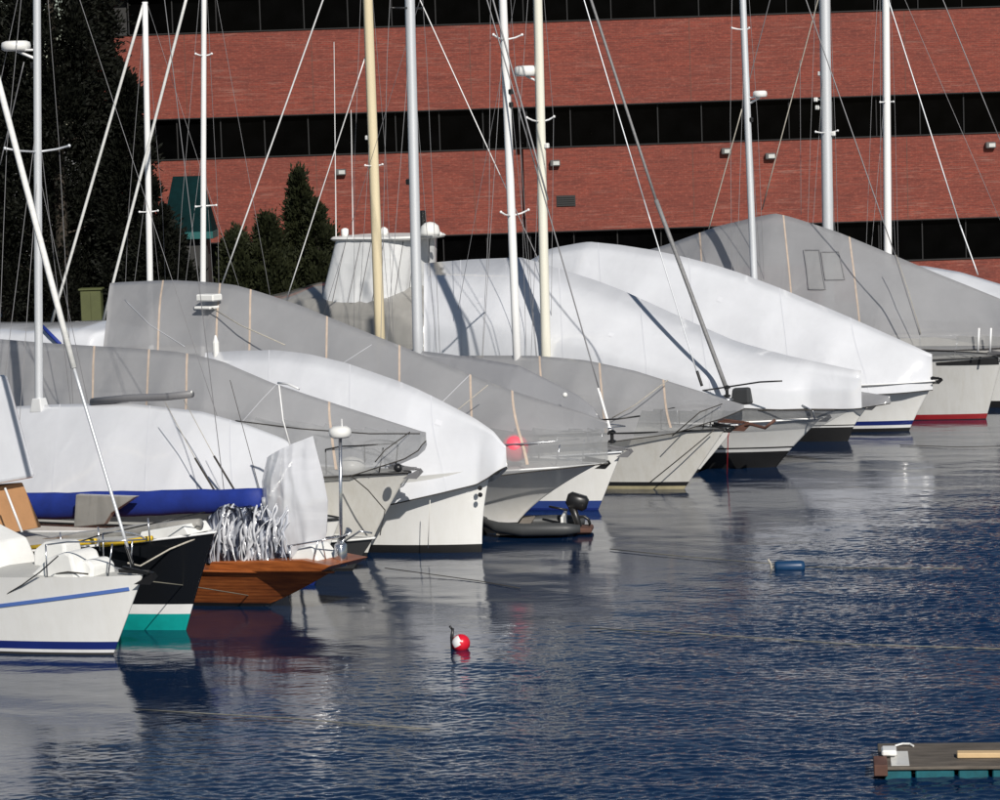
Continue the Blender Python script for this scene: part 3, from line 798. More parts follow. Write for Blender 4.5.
# ---- B5: white curved cover
b = Boat('motorboat', 'white motorboat under a rounded bright white cover, plumb bow and black boot stripe', 'covered boat', bow=(482, 552), group=CG)
f = b.fit(491, 468)
b.hull(L=9.0, B=2.9, **f, rp=2.0, zs=f['zb']*.80, Lw=4.6, Ld=2.6, pw=2.2, rows=scheme((.17, 1),), mats=('hull_white', 'black'), rail=None)
cv = b.cover([(205, 353), (240, 350), (280, 350), (310, 353), (350, 364), (400, 381), (440, 399), (475, 417), (495, 432), (506, 448)], [(300, 520), (400, 503), (440, 495), (478, 486), (503, 466)], 'film_white', fy=.86, fz=.42, k=2.4, nose=0.5, sag=0.05, frames=1.6, over=.04, facet=0.35)
for px_ in (270, 350, 430): b.seam(cv, px_, 370)
b.tape(cv, 440, 430)
b.pxtube('hull_seam', [(430, 500, -1.2), (428, 548, -1.0)], .008, 'hull_cream')
q = b.L(480, 488, -.35)
MB().lathe(sphere_prof(.05, 6), 8, 0, T(q.x, q.y, q.z)).lathe(sphere_prof(.05, 6), 8, 0, T(q.x, q.y, q.z-.14)).build('tie_knot', 'plastic_black', cv)
b.anchor('winch', 1.0)
q = b.L(216, 350); MB().lathe([(.07, -.2), (.07, .16), (.05, .22), (.02, .32)], 10, 0, T(q.x, 0, q.z)).build('cover_vent', 'plastic_white', cv)

# ---- L1: white tarp boat at the left
b = Boat('motorboat', 'low boat under a flat white tarp with painted blue shadow streak at far left', 'covered boat', perp=58.5, X=-8.2, group=CG)
b.hull(L=8, B=2.6, rake=.8, zb=1.4, zs=1.1, rows=scheme((.1, 1),), mats=('hull_white', 'navy'))
cv = b.cover([(-90, 316), (0, 322), (60, 322), (105, 320), (126, 326)], [(0, 352), (100, 350), (126, 350)], 'film_white', fy=.9, fz=.8, k=3, nose=.3)
b.pxtube('painted_shadow_streak', [(42, 326, -1.15), (50, 334, -1.3), (60, 344, -1.38)], .05, 'canvas_blue', par=cv)  # rigging shadow on the tarp, put in as a blue tube

# ---- B6: big grey flybridge cover with pink buoy inside
b = Boat('motorboat', 'flared bow motor cruiser under a large grey tent with a pink buoy inside its bow', 'covered boat', bow=(513, 533), group=CG)
f = b.fit(600, 463)
b.hull(L=12, B=3.0, **f, rp=1.5, zs=f['zb']*.80, Lw=5.5, Ld=3.2, pw=2.2, rows=scheme((.24, 1), (.32, 2)), mats=('hull_white', 'black', 'white'), rail='alu_white')
cv = b.cover([(110, 284), (116, 281), (160, 280), (210, 280), (260, 290), (300, 305), (330, 318), (400, 345), (440, 362), (480, 380), (540, 400), (580, 411), (607, 422)], [(120, 350), (250, 420), (400, 470), (490, 478), (540, 471), (602, 465)], 'film_grey', fy=0.8, fz=0.5, k=1.3, nose=0.75, sag=0.085, frames=1.7, over=.06, facet=0.7)
b.cover_line(cv, 'film_tie', [(372, 345), (330, 372), (300, 392)], .007, 'seam')
b.cover_line(cv, 'film_tie', [(470, 375), (440, 405), (425, 420)], .007, 'seam')
b.cover_line(cv, 'film_tie', [(125, 300), (150, 325), (185, 347)], .007, 'seam')
b.clear_part(cv, lambda c: c.x > b.rake-2.3 and c.z < b.zb+.72)
for p in ((164, 300), (222, 330), (252, 320), (328, 340), (471, 395), (513, 412), (400, 360)): b.batten(cv, *p)
q = b.L(515, 448, -.63); MB().lathe(sphere_prof(.29, 12), 18, 0, T(q.x, q.y, q.z)).build('pink_buoy', 'pink', b.root, True)
q = b.L(209, 300, -.55)
MB().box(q.x-.18, q.x+.32, q.y-.25, q.y+.1, q.z-.02, q.z+.14, 0, .03).box(q.x-.25, q.x+.22, q.y-.25, q.y+.1, q.z-.2, q.z-.13, 0, .02).build('cover_vent', 'plastic_white', cv)
b.pxtube('tie_line', [(212, 308, -.75), (240, 325, -1.0), (285, 345, -1.3)], .014, 'rope', par=cv)
b.pxtube('tie_line', [(488, 385, -.9), (455, 412, -1.3), (440, 425, -1.45)], .010, 'rope', par=cv)
b.anchor('plastic_black', .9)
b.pulpit(.45, 2.2, 'steel', fwd=-.5, kw=.8)

# ---- B7: white sloop with blue boot stripe
b = Boat('sailboat', 'white sloop with blue boot stripe, its bow just behind the pink buoy cruiser', 'sailboat', bow=(598, 510), group=SG)
f = b.fit(622, 451)
b.hull(L=10, B=2.8, **f, rp=1.0, zs=f['zb']*.82, Lw=5.5, Ld=4.4, pw=1.9, rows=scheme((.05, 2), (.22, 1)), mats=('hull_white', 'midblue', 'navy'), rail='alu')
cv = b.cover([(380, 345), (425, 352), (480, 357), (540, 370), (578, 380), (598, 416)], [(430, 440), (520, 436), (600, 432)], 'film_grey_dark', fy=0.65, fz=0.5, k=1.2, nose=0.2, sag=.05, facet=0.8)
q = b.L(565, 395, -.6); MB().lathe(sphere_prof(.06, 8), 10, 0, T(q.x, q.y, q.z)).build('deck_light', 'plastic_white', cv, True)
b.mast((410, 0), (418, 350), .125, 'alu', height=mast_hit(b, (612, 437), (530, 150), b.L(404, -250).x))
b.spz = b.zat(413, 60); b.spreader(410, 8, .6, 'plastic_black', 0)
b.fitting(416, 182, 'dark', -.16)
b.stay((487, 0), (535, 165), .016, 'wire', 'forestay', extend=6)
b.stay((535, 165), (600, 392), .016, 'wire', 'forestay')
b.stay((598, 388), (612, 436), .035, 'alu_white', 'furler_foil')
b.drum((612, 436), 'plastic_black')
b.pulpit(.5, 1.3); b.anchor('winch', 1.0); b.shrouds((.98, .6), zdeck=1.2)
b.pxtube('pulpit_rail', [(595, 420, -.5), (618, 419, -.2), (640, 416, 0)], .018, 'plastic_black')

# ---- tender with outboard
b = Boat('inflatable_dinghy', 'grey inflatable tender with black outboard motor lying under the cruiser bows', 'dinghy', bow=(592, 533), group='small tenders afloat', ang=R(-6))
L0 = b.L(484, 530).x; mb = MB()
for sd in (-1, 1): mb.tube([(L0, sd*.12, .30), (L0+.35, sd*.45, .22), (L0+.9, sd*.62, .18), (-.55, sd*.62, .18), (-.2, sd*.6, .18)], [.08, .12, .14, .14, .08], 12)
mb.tube([(L0, -.12, .3), (L0-.08, 0, .31), (L0, .12, .3)], .10, 10)
mb.build('inflatable_tube', 'rubber', b.root, True)
bx3(b.root, 'floorboards', 'dockwood', L0+.3, -.5, -.48, .48, .05, .09)
bx3(b.root, 'transom', 'plastic_white', -.62, -.56, -.5, .5, .05, .42, .01)
bx3(b.root, 'thwart', 'dockwood', -1.5, -1.25, -.6, .6, .28, .32, .01)
om = MB()
om.box(-.72, -.26, -.15, .15, .40, .72, 0, .07, Matrix.Translation((0, 0, 0)) @ Matrix.Rotation(R(18), 4, 'Y'))
om.tube([(-.42, 0, .62), (-.30, 0, .25), (-.22, 0, -.1)], [.09, .075, .06], 10).tube([(-.5, 0, .5), (-.9, .05, .58)], .025, 6)
ob = om.build('outboard_motor', 'plastic_black', b.root, True)
MB().tube([(-.2+.16*math.cos(t), .02, .20+.16*math.sin(t)) for t in [k*.63 for k in range(10)]], .035, 6, closed=True).build('mooring_ring', 'plastic_black', b.root, True)
bx3(b.root, 'fuel_tank', 'rust', -.40, .02, -.35, .3, .04, .15, .03)

# ---- B8: grey tent sloop
b = Boat('sailboat', 'cream hulled sloop under a pointed grey tent with white mast', 'sailboat', bow=(684, 489), group=SG)
f = b.fit(726, 428)
b.hull(L=10.5, B=2.8, **f, rp=1.0, zs=f['zb']*.88, Lw=5.5, Ld=4.2, pw=1.9, rows=scheme((.08, 2), (.18, 1)), mats=('hull_cream', 'black', 'yellowish'), rail='plastic_black')
cv = b.cover([(440, 356), (462, 356), (520, 355), (560, 357), (600, 362), (640, 372), (680, 385), (710, 394), (744, 405)], [(500, 448), (605, 443), (640, 438), (690, 431), (722, 425), (738, 412), (744, 408)], 'film_grey', fy=0.62, fz=0.55, k=1.2, nose=0.15, sag=0.085, frames=1.3, facet=0.8, nw=0.1)
b.clear_part(cv, lambda c: c.x > b.rake-1.9 and c.z < b.zb+.42)
for p in ((600, 380), (664, 400), (540, 370)): b.batten(cv, *p)
b.pxtube('tie_line', [(668, 380, -.25), (635, 405, -.9), (612, 418, -1.1)], .012, 'rope', par=cv)
b.pxtube('tie_line', [(722, 404, -.15), (700, 412, -.7), (672, 436, -1.0)], .013, 'rope_dark', par=cv)
b.pxtube('tie_line', [(714, 430, -.3), (690, 450, -.55), (648, 484, -.9)], .013, 'rope_dark')
b.mast((503, 0), (517, 355), .105, 'alu_white', height=mast_hit(b, (698, 376), (644, 200), b.L(495, -200).x))
b.spz = b.zat(512, 215)
b.spreader(504, 40, .62, None, .12, -.1); b.spreader(511, 216, .6, None, .12, -.1)
b.fitting(511, 92, 'dark', .12); b.fitting(512, 105, 'dark', .1)
b.stay((584, 0), (644, 200), .016, 'alu', 'forestay', extend=6); b.stay((644, 200), (698, 376), .016, 'alu', 'forestay')
b.stay((697, 371), (702, 386), .035, 'plastic_black', 'turnbuckle')
b.stay((493, 0), (548, 200), .022, 'wire', 'shroud', -.2, -1.1, extend=4); b.shrouds((.98, .6), zdeck=2.0)
b.pulpit(.45, 1.5, 'plastic_black', fwd=-.35, kw=.6); b.anchor('plastic_black', .8)
b.stay((420, 0), (319, 330), .006, 'wire', 'backstay', extend=2)

# ---- B8b: sliver of white bow with grey furled headsail
b = Boat('sailboat', 'white sloop showing a bright sliver of bow beside the pointed grey tent, dark furled headsail', 'sailboat', bow=(697, 473), group=SG)
f = b.fit(738, 424)
b.hull(L=8.5, B=2.3, **f, rp=1.0, zs=f['zb']*.85, Lw=5.5, Ld=4.6, pw=1.8, rows=scheme((.10, 1),), mats=('hull_white', 'black'), rail='alu')
b.mast((538, 0), (546, 355), .125, 'mast_ivory', height=mast_hit(b, (727, 390), (656, 200), b.L(533, -160).x))
b.spz = b.zat(541, 122); b.spreader(541, 122, .62, None, .12, .0); b.radar(526, 71, r=.30, h=.26)
b.fitting(540, 130, 'dark', -.02); b.fitting(545, 146, 'lamp', .16)
b.stay((591, 0), (656, 200), .035, 'sail_grey', 'furled_headsail', extend=5); b.stay((656, 200), (727, 390), .055, 'sail_grey', 'furled_headsail')
b.drum((727, 391)); b.pulpit(.55, 1.4, 'steel'); b.anchor('rust', 1.2)
b.pxtube('pulpit_rail', [(700, 391, .2), (727, 387, 0), (760, 382, 0), (782, 381, 0)], .02, 'plastic_black')
b.prism('windlass', [(732, 406), (733, 388), (750, 387), (752, 404)], -.12, .12, 'hull_dark', .6, yp=0, bev=.06)
b.shrouds((.98, .6), yb=.5); b.stay((515, 0), (458, 310), .006, 'wire', 'backstay', extend=2)
b.pxtube('anchor_chain', [(730, 428, 0), (728, 437, -.03), (727, 475, -.03)], .012, 'red')
b.pxtube('deck_lashings', [(728, 430, 0), (750, 424, 0), (765, 428, 0), (775, 420, 0)], .04, 'rust')

# ---- B9 (W1): large white cover
b = Boat('motorboat', 'big cruiser under a boxy white cover crossed by mast shadows, black lower hull', 'covered boat', bow=(776, 467), group=CG)
f = b.fit(822, 417)
b.hull(L=12, B=3.4, **f, rp=1.1, zs=f['zb']*.88, Lw=4.6, Ld=3.6, pw=2.1, rows=scheme((.42, 1), (.50, 2), (.54, 1)), mats=('hull_white', 'black', 'white'), rail='alu_white')
cv = b.cover([(424, 264), (432, 262), (470, 258), (520, 257), (560, 267), (600, 280), (650, 303), (700, 326), (745, 345), (790, 358), (830, 365), (861, 371)], [(430, 372), (600, 398), (700, 406), (780, 412), (858, 409)], 'film_white', fy=.92, fz=.48, k=9, nose=0.75, sag=0.04, frames=2.6, over=.04, facet=0.5)
for px_ in (462, 560, 640, 700): b.seam(cv, px_, 300)
b.tape(cv, 610, 330); b.tape(cv, 480, 300, .05)
def skirt(b, x0, x1, drop, mat='film_clear'):
    n = 24; V = []
    for i in range(n+1):
        x = x0+(x1-x0)*i/n; p_ = b.S(x, 0, -1)
        sd = b.side(min(x, b.rake-.05), b.sheer(min(x, b.rake))-drop, -1, .03)
        V += [p_+Vector((0, .01, 0)), (p_*.5+sd*.5)+Vector((0, -.03, 0)), sd]
    F = [(i*3+j, i*3+j+1, i*3+4+j, i*3+3+j) for i in range(n) for j in (0, 1)]
    return obj('clear_skirt', V, F, mat, b.root, True)
skirt(b, b.rake-2.6, b.cx[1]-.15, .25)
b.anchor('winch', .9)
b.pxtube('tie_line', [(735, 411, -1.1), (790, 410, -.9), (846, 410, -.1)], .014, 'rope_dark')
b.pxtube('bow_rail', [(802, 405, -.5), (813, 411, -.45), (815, 420, -.4)], .02, 'steel')

# ---- B9b
b = Boat('motorboat', 'white hull with black bottom wedged low between the two large white covers', 'covered boat', bow=(848, 441), group=CG)
f = b.fit(868, 406)
b.hull(L=9, B=2.6, **f, rp=1.4, zs=f['zb']*.85, Lw=5, Ld=3.4, pw=2.0, rows=scheme((.38, 1), (.42, 2), (.45, 1)), mats=('hull_white', 'black', 'white'), rail='alu_white')
cv = b.cover([(640, 372), (760, 378), (850, 390), (890, 396)], [(700, 412), (860, 408), (888, 404)], 'film_grey', nose=.4)
b.anchor('winch', .8)

# ---- B10 (W2)
b = Boat('motorboat', 'big cruiser under the tallest sweeping white cover, blue boot stripe at its bow', 'covered boat', bow=(909, 431), group=CG)
f = b.fit(935, 380)
b.hull(L=12.5, B=3.4, **f, rp=1.1, zs=f['zb']*.9, Lw=5, Ld=3.2, pw=2.1, rows=scheme((.10, 2), (.18, 3), (.30, 1)), mats=('hull_white', 'navy', 'black', 'white'), rail='alu_white')
cv = b.cover([(530, 262), (548, 243), (580, 241), (620, 244), (680, 255), (740, 272), (790, 292), (840, 313), (890, 335), (925, 351), (932, 355)], [(560, 350), (700, 385), (860, 397), (926, 391)], 'film_white', fy=.86, fz=.42, k=2.2, nose=0.75, sag=0.05, frames=2.0, over=.05, facet=0.5)
for px_ in (600, 690, 780, 850): b.seam(cv, px_, 300)
b.tape(cv, 720, 300)
b.anchor('plastic_black', .8)

# ---- R3 (M8)
b = Boat('sailboat', 'sailboat hidden behind the tallest white cover, slim silver mast with small radar', 'sailboat', perp=74.2, X=10.6, group=SG)
b.hull(L=9, B=2.2, rake=.9, zb=1.3, zs=1.0, rows=scheme((.1, 1),), mats=('hull_white', 'navy'))
b.mast((743, 0), (754, 275), .10, 'alu', height=mast_hit(b, (920, 335), (838, 88), b.L(735, -205).x))
b.spz = b.zat(748, 120); b.radar(760, 94, r=.20, h=.18); b.fitting(750, 120, 'dark', .1); b.fitting(752, 165, 'dark', 0)
b.stay((806, 0), (895, 255), .016, 'wire', 'forestay', extend=5); b.stay((895, 255), (920, 335), .02, 'wire', 'forestay')
b.shrouds((.98, .6)); b.spreader(744, 30, .5)

# ---- B11
b = Boat('motorboat', 'white cruiser with red boot stripe under the tall grey tent at right', 'covered boat', bow=(986, 419), group=CG)
f = b.fit(1003, 355)
b.hull(L=13, B=3.5, **f, rp=1.0, zs=f['zb']*.9, Lw=5, Ld=3.6, pw=2.0, rows=scheme((.02, 2), (.16, 1)), mats=('hull_grey', 'red', 'black'), rail='plastic_black')
cv = b.cover([(600, 262), (640, 252), (675, 243), (720, 225), (760, 214), (785, 213), (800, 217), (870, 245), (940, 275), (1000, 298), (1045, 318)], [(700, 330), (890, 348), (940, 351), (1000, 349), (1040, 345)], 'film_grey', fy=0.8, fz=0.45, k=1.3, nose=.5, sag=0.085, frames=1.8, over=.06, facet=0.7)
for p in ((784, 240), (850, 262), (700, 250)): b.batten(cv, *p)
S = b.S
def patch(px0, py0, px1, py1, mat, name, par, frame=None):
    """zip window: a panel following the cover surface."""
    def tof(x, z):
        lo, hi = 0.0, 1.0
        for _ in range(24):
            m_ = (lo+hi)/2
            if S(x, m_).z < z: lo = m_
            else: hi = m_
        return lo
    A = b.L(px0, py0, -1.2); B_ = b.L(px1, py1, -1.2); n = 8; V = []
    for i in range(n+1):
        for j in range(n+1):
            x = A.x+(B_.x-A.x)*i/n; z = B_.z+(A.z-B_.z)*j/n
            y_ = abs(S(x, tof(x, z)).y); x2 = x+.674*(y_-1.2); V.append(S(x2, tof(x2, z), -1, .02))
    F = [(i*(n+1)+j, (i+1)*(n+1)+j, (i+1)*(n+1)+j+1, i*(n+1)+j+1) for i in range(n) for j in range(n)]
    o = obj(name, V, F, mat, par, True)
    rim = [V[i*(n+1)] for i in range(n+1)]+[V[n*(n+1)+j] for j in range(1, n+1)]+[V[i*(n+1)+n] for i in range(n-1, -1, -1)]+[V[j] for j in range(n-1, 0, -1)]
    return o, rim
o, rim = patch(808, 252, 826, 290, 'film_clear_grey', 'zip_window', cv)
o.data.materials.append(M['winch']); 
mb = MB().tube(rim, .02, 5, closed=True); mb.build('zip_frame', 'winch', cv, True)
o, rim = patch(827, 254, 848, 281, 'film_clear_grey', 'zip_window', cv)
MB().tube(rim, .016, 5, closed=True).build('zip_frame', 'winch', cv, True)
b.anchor('winch', 1.0)
b.clear_part(cv, lambda c: c.x > b.rake-4.2 and c.z < b.zb+.55)
b.stripe(b.rake-1.5, b.rake-.1, (b.zb-.22, b.zb-.26), (b.zb-.14, b.zb-.06), 'black', 'painted_cover_shade')  # black strip paints the shade under the cover onto the hull
b.pulpit(.55, 3.2, 'steel', fwd=-.5, kw=.85)
for px in (978, 990): b.pxtube('stanchion', [(px, 352, -.9), (px+1, 328, -.9)], .03, 'white')
b.pxtube('tie_down', [(896, 255, -1.2), (908, 290, -1.6), (921, 334, -1.7)], .010, 'rope', par=cv)

# ---- R4 / R5 behind
b = Boat('sailboat', 'sailboat with thick silver mast rising behind the tall grey tent', 'sailboat', perp=79.7, X=15.6, group=SG)
b.hull(L=12, B=2.6, rake=1.0, zb=1.5, zs=1.1, rows=scheme((.2, 1),), mats=('hull_white', 'black'))
b.mast((825, 0), (828, 225), .17, 'alu', height=mast_hit(b, (978, 275), (925, 110), b.L(822, -200).x))
b.spz = b.zat(826, 132)
b.spreader(826, 133, .7, None, .05, .0); b.fitting(813, 100, 'lamp', -.35); b.fitting(813, 108, 'lamp', -.3); b.fitting(818, 74, 'lamp', -.2)
b.fitting(833, 134, 'lamp', .22)
b.stay((890, 5), (960, 225), .02, 'alu', 'forestay', extend=6); b.stay((960, 225), (978, 275), .022, 'alu', 'forestay')
b.stay((770, 0), (742, 109), .014, 'wire', 'backstay', extend=6); b.stay((742, 109), (708, 232), .02, 'rope', 'backstay')
b.shrouds((.98, .6)); b.stay((800, 60), (801, 215), .008, 'wire', 'flag_halyard', -.3, -.3)
b.pulpit(.55, 1.4)
b = Boat('sailboat', 'sailboat with slender white mast behind the grey tent, white cover edge showing', 'sailboat', perp=83.2, X=17.5, group=SG)
b.hull(L=11, B=2.8, rake=1.0, zb=1.5, zs=1.2, rows=scheme((.1, 1),), mats=('hull_white', 'navy'))
cv = b.cover([(850, 262), (925, 266), (960, 272), (1000, 284), (1040, 296)], [(900, 320), (1040, 325)], 'film_white', fy=.85, fz=.7, nose=.5)
b.mast((886, 0), (888, 250), .125, 'alu_white', height=mast_hit(b, (1030, 215), (970, 66), b.L(885, -142).x))
b.spz = b.zat(887, 102); b.spreader(887, 102, .45, None, .0, .0); b.fitting(885, 112, 'dark', 0)
b.stay((943, 0), (998, 135), .016, 'wire', 'forestay', extend=5); b.stay((998, 135), (1035, 225), .016, 'wire', 'forestay')
b.stay((818, 0), (762, 210), .02, 'rope', 'backstay', extend=6)
b.stay((880, 0), (881, 250), .008, 'wire', 'flag_halyard', -.4, -.4); b.shrouds((.98, .6))
b.stay((905, 0), (1000, 220), .008, 'wire', 'inner_forestay', extend=2)

# ---- back row: boats of which only the masts show over the grey tent
b = Boat('sailboat', 'sailboat with short white mast over the grey tent, third mast from left', 'sailboat', perp=65.3, X=-4.6, group=SG)
b.hull(L=8.5, B=2.4, rake=.9, zb=1.3, zs=1.0, rows=scheme((.1, 1),), mats=('hull_white', 'navy'))
b.mast((204, 0), (203, 283), .085, 'alu_white', height=mast_hit(b, (136, 200), (186, 0), b.L(205, -60).x))
b.spz = b.zat(203, 205); b.spreader(204, 56, .35, None, .06, 0); b.spreader(203, 206, .45, None, .0, -.1)
b.stay((186, 0), (103, 322), .042, 'sail', 'furled_sail', extend=.8); b.shrouds((.98, .6)); b.stay((206, -60), (280, 350), .006, 'wire', 'forestay', extend=.3)
b = Boat('sailboat', 'sailboat with thin white mast whose top ends inside the picture, second from left', 'sailboat', perp=68.9, X=-7.2, group=SG)
b.hull(L=8.5, B=2.4, rake=.9, zb=1.3, zs=1.0, rows=scheme((.1, 1),), mats=('hull_white', 'navy'))
b.mast((145, 2), (150, 283), .10, 'alu_white', height=b.zat(145, 2))
b.spz = b.zat(150, 212); b.spreader(149, 212, .42, None, .02, 0)
b.fitting(145, 3, 'dark', 0)
b.stay((144, 3), (52, 322), .045, 'sail', 'furled_sail'); b.shrouds((1.0, .6)); b.stay((147, 3), (249, 317), .006, 'wire', 'forestay')
b = Boat('sailboat', 'sailboat with cream painted mast in front of the white canvas tower', 'sailboat', perp=70.2, X=.2, group=SG)
b.hull(L=8.5, B=2.2, rake=.9, zb=1.3, zs=1.0, rows=scheme((.1, 1),), mats=('hull_white', 'navy'))
b.mast((368, 0), (380, 338), .155, 'mast_cream', height=mast_hit(b, (530, 241), (460, 90), b.L(365, -118).x))
b.spz = b.zat(374, 166); b.spreader(374, 166, .42, None, .03, 0); b.fitting(368, 138, 'lamp', -.2); b.fitting(371, 60, 'dark', 0)
b.stay((420, 0), (500, 175), .016, 'alu_white', 'forestay', extend=4); b.stay((500, 175), (552, 290), .014, 'wire', 'forestay')
b.stay((323, 0), (222, 284), .024, 'alu_white', 'backstay', extend=4); b.stay((365, 58), (287, 298), .018, 'alu_white', 'topping_lift')
b.shrouds((.98, .6))
b.pxtube('boom', [(384, 338), (372, 338), (300, 342)], .05, 'alu_white')

# ---- FB: flybridge cruiser with white canvas enclosure
b = Boat('motor_yacht', 'motor yacht with white canvas wheelhouse tower above a weathered grey tarp', 'motor yacht', perp=76.2, X=.9, group=CG)
b.hull(L=13, B=3.8, rake=1.2, zb=2.0, zs=1.5, rows=scheme((.1, 1),), mats=('hull_white', 'navy'))
cv = b.cover([(250, 300), (285, 292), (320, 282), (420, 284), (440, 300), (470, 330)], [(250, 360), (470, 360)], 'canvas_grey', fy=.93, fz=.82, k=4, nose=.8, name='tarp_cover')
pb = [b.L(x, y, 0) for x, y in ((342, 283), (418, 283))]; pt = [b.L(x, y, 0) for x, y in ((352, 238), (424, 236))]
V, F = [], []
n = 64
def rrect(xa, xb, hw, z, amp=0):
    out = []; cx, hx = (xa+xb)/2, (xb-xa)/2
    for j in range(n):
        th = 2*math.pi*(j+.5)/n; c_, s_ = math.cos(th), math.sin(th); p = 5
        r = (abs(c_)**p+abs(s_)**p)**(-1/p)
        w = amp*noise.noise(Vector((j*.55, z*.3, 5)))
        out.append((cx+hx*r*c_*(1+w), hw*r*s_*(1+w), z))
    return out
zb, zt = pb[0].z-.5, pt[0].z
for i in range(9):
    t = i/8; V += rrect(pb[0].x+(pt[0].x-pb[0].x)*t, pb[1].x+(pt[1].x-pb[1].x)*t-.1, 1.55-.3*t, zb+(zt-zb)*t, .05*(1-t*.6))
for i in range(8):
    for j in range(n): F.append((i*n+j, i*n+(j+1) % n, i*n+n+(j+1) % n, i*n+n+j))
tw = obj('canvas_enclosure', V, F, 'canvas_white', b.root, True)
mb = MB()
for j in (3, 20, 25, 33, 38, 43, 47, 50, 53, 57, 61):
    mb.tube([Vector(V[i*n+j])*1.0+(Vector((V[i*n+j][0]-(pb[0].x+pb[1].x)/2, V[i*n+j][1], 0)).normalized()*.012) for i in range(9)], .012, 5)
mb.build('panel_piping', 'winch', tw)
V2 = rrect(pt[0].x-.1, pt[1].x+.15, 1.3, zt-.03)+rrect(pt[0].x-.15, pt[1].x+.2, 1.36, zt+.03)+rrect(pt[0].x-.1, pt[1].x+.15, 1.28, zt+.09)
ht = obj('hardtop', V2, [tuple(range(n-1, -1, -1)), tuple(range(2*n, 3*n))]+[(i*n+j, i*n+(j+1) % n, i*n+n+(j+1) % n, i*n+n+j) for i in (0, 1) for j in range(n)], 'plastic_white', b.root)
q = b.L(430, 232, -.4); MB().lathe([(.30, 0), (.32, .1), (.27, .3), (.15, .4), (.01, .43)], 18, 0, T(q.x, q.y, zt+.08)).build('radar_dome', 'plastic_white', ht, True)
q = b.L(345, 233, -.5); MB().lathe([(.10, 0), (.12, .05), (.12, .22), (.04, .26)], 12, 0, T(q.x, q.y, zt+.08)).build('navigation_light', 'plastic_white', ht, True)
for px, y in ((384, 0),):
    q = b.L(px, 232, y); MB().lathe([(.10, 0), (.14, .08), (.12, .2), (.03, .26)], 12, 0, T(q.x, q.y, zt+.08)).build('antenna_dome', 'plastic_white', ht, True)
q = b.L(422, 220, -.2); MB().box(q.x-.1, q.x+.12, q.y-.1, q.y+.1, zt+.08, zt+.85, 0, .04).build('searchlight', 'plastic_black', ht)
for (px, py0) in ((334, 42), (351, 110)):
    q = b.L(px, py0, -.8); q2 = b.L(px+2, 236, -.8); MB().tube([(q2.x, q2.y, zt+.06), (q.x, q.y, q.z)], .018, 5, r1=.010).build('whip_antenna', 'white', ht)
q = b.L(440, 234, 0); MB().lathe(sphere_prof(.08, 8), 12, 0, T(q.x, q.y, zt+.1)).build('deck_light', 'plastic_white', ht, True)
# ------------------------------------------------------------------ water
def water_mat():
    m, nt, b = newmat('harbour_water')
    b.inputs['Base Color'].default_value = (.003, .016, .050, 1); b.inputs['Roughness'].default_value = .06
    b.inputs['IOR'].default_value = 1.37
    n1 = tex_noise(nt, coords(nt, (1, 2.2, 1)), 9.0, 3, .6, .3)
    bump(nt, b, n1, .05, .03)
    return m
M['water'] = water_mat()
xs = np.linspace(-.205, .205, 1000)
ys = 36.5*np.exp(np.linspace(0, math.log(101/36.5), 1350))
X, Y = np.meshgrid(xs, ys); X = X*Y
rng = np.random.RandomState(3)
Z = np.zeros_like(X)
def band(n, l0, l1, slope, th0, spread):
    z = np.zeros_like(X)
    for i in range(n):
        lam = l0*(l1/l0)**rng.rand(); k = 2*math.pi/lam
        th = th0+rng.randn()*spread
        z += (slope*math.sqrt(2/n)/k)*np.sin(k*(math.cos(th)*X+math.sin(th)*Y)+rng.rand()*6.283)
    return z
chop = band(90, .09, .34, .175, R(84), .55)
swell = band(30, .5, 3.0, .045, R(75), .5)
# calm lee near the boats: distance from the line through the bows
n_ = Vector((.32, -.21*0-.19, 0)); 
d = ((X+6.66)*32.5-(Y-50.5)*20.0)/math.hypot(32.5, 20)   # >0 : open water to the right of the row
gust = np.zeros_like(X)
for i in range(14):
    lam = 5+14*rng.rand(); th = rng.rand()*6.28; gust += np.sin(6.283/lam*(math.cos(th)*X*.6+math.sin(th)*Y)+rng.rand()*6.28)/math.sqrt(7)
a = np.clip((d-2.8)/9, 0, 1); a = .05+.95*a*a*(3-2*a); a = a*(1+.22*gust); a = np.clip(a, .045, 1.4)
Z = chop*a+swell*(.2+.8*np.clip(a, 0, 1))
V = np.stack([X.ravel(), Y.ravel(), Z.ravel()], 1).astype(np.float32)
ny_, nx_ = X.shape
ii = (np.arange(ny_-1)[:, None]*nx_+np.arange(nx_-1)[None, :]).ravel()
Q = np.stack([ii, ii+1, ii+1+nx_, ii+nx_], 1).astype(np.int32)
me = bpy.data.meshes.new('harbour_water'); me.vertices.add(len(V)); me.vertices.foreach_set('co', V.ravel())
me.loops.add(Q.size); me.loops.foreach_set('vertex_index', Q.ravel())
me.polygons.add(len(Q)); me.polygons.foreach_set('loop_start', np.arange(0, Q.size, 4, dtype=np.int32)); me.polygons.foreach_set('use_smooth', np.ones(len(Q), bool))
me.update(); me.validate(); me.materials.append(M['water'])
o = bpy.data.objects.new('water', me); COL.objects.link(o); tag(o, 'dark blue rippled harbour water', None, None, 'structure')
o = obj('outer_water', [(-900, -900, -.09), (900, -900, -.09), (900, 103.5, -.09), (-900, 103.5, -.09)], [(0, 1, 2, 3)], 'water'); tag(o, 'open harbour water beyond the moorings', None, None, 'structure')

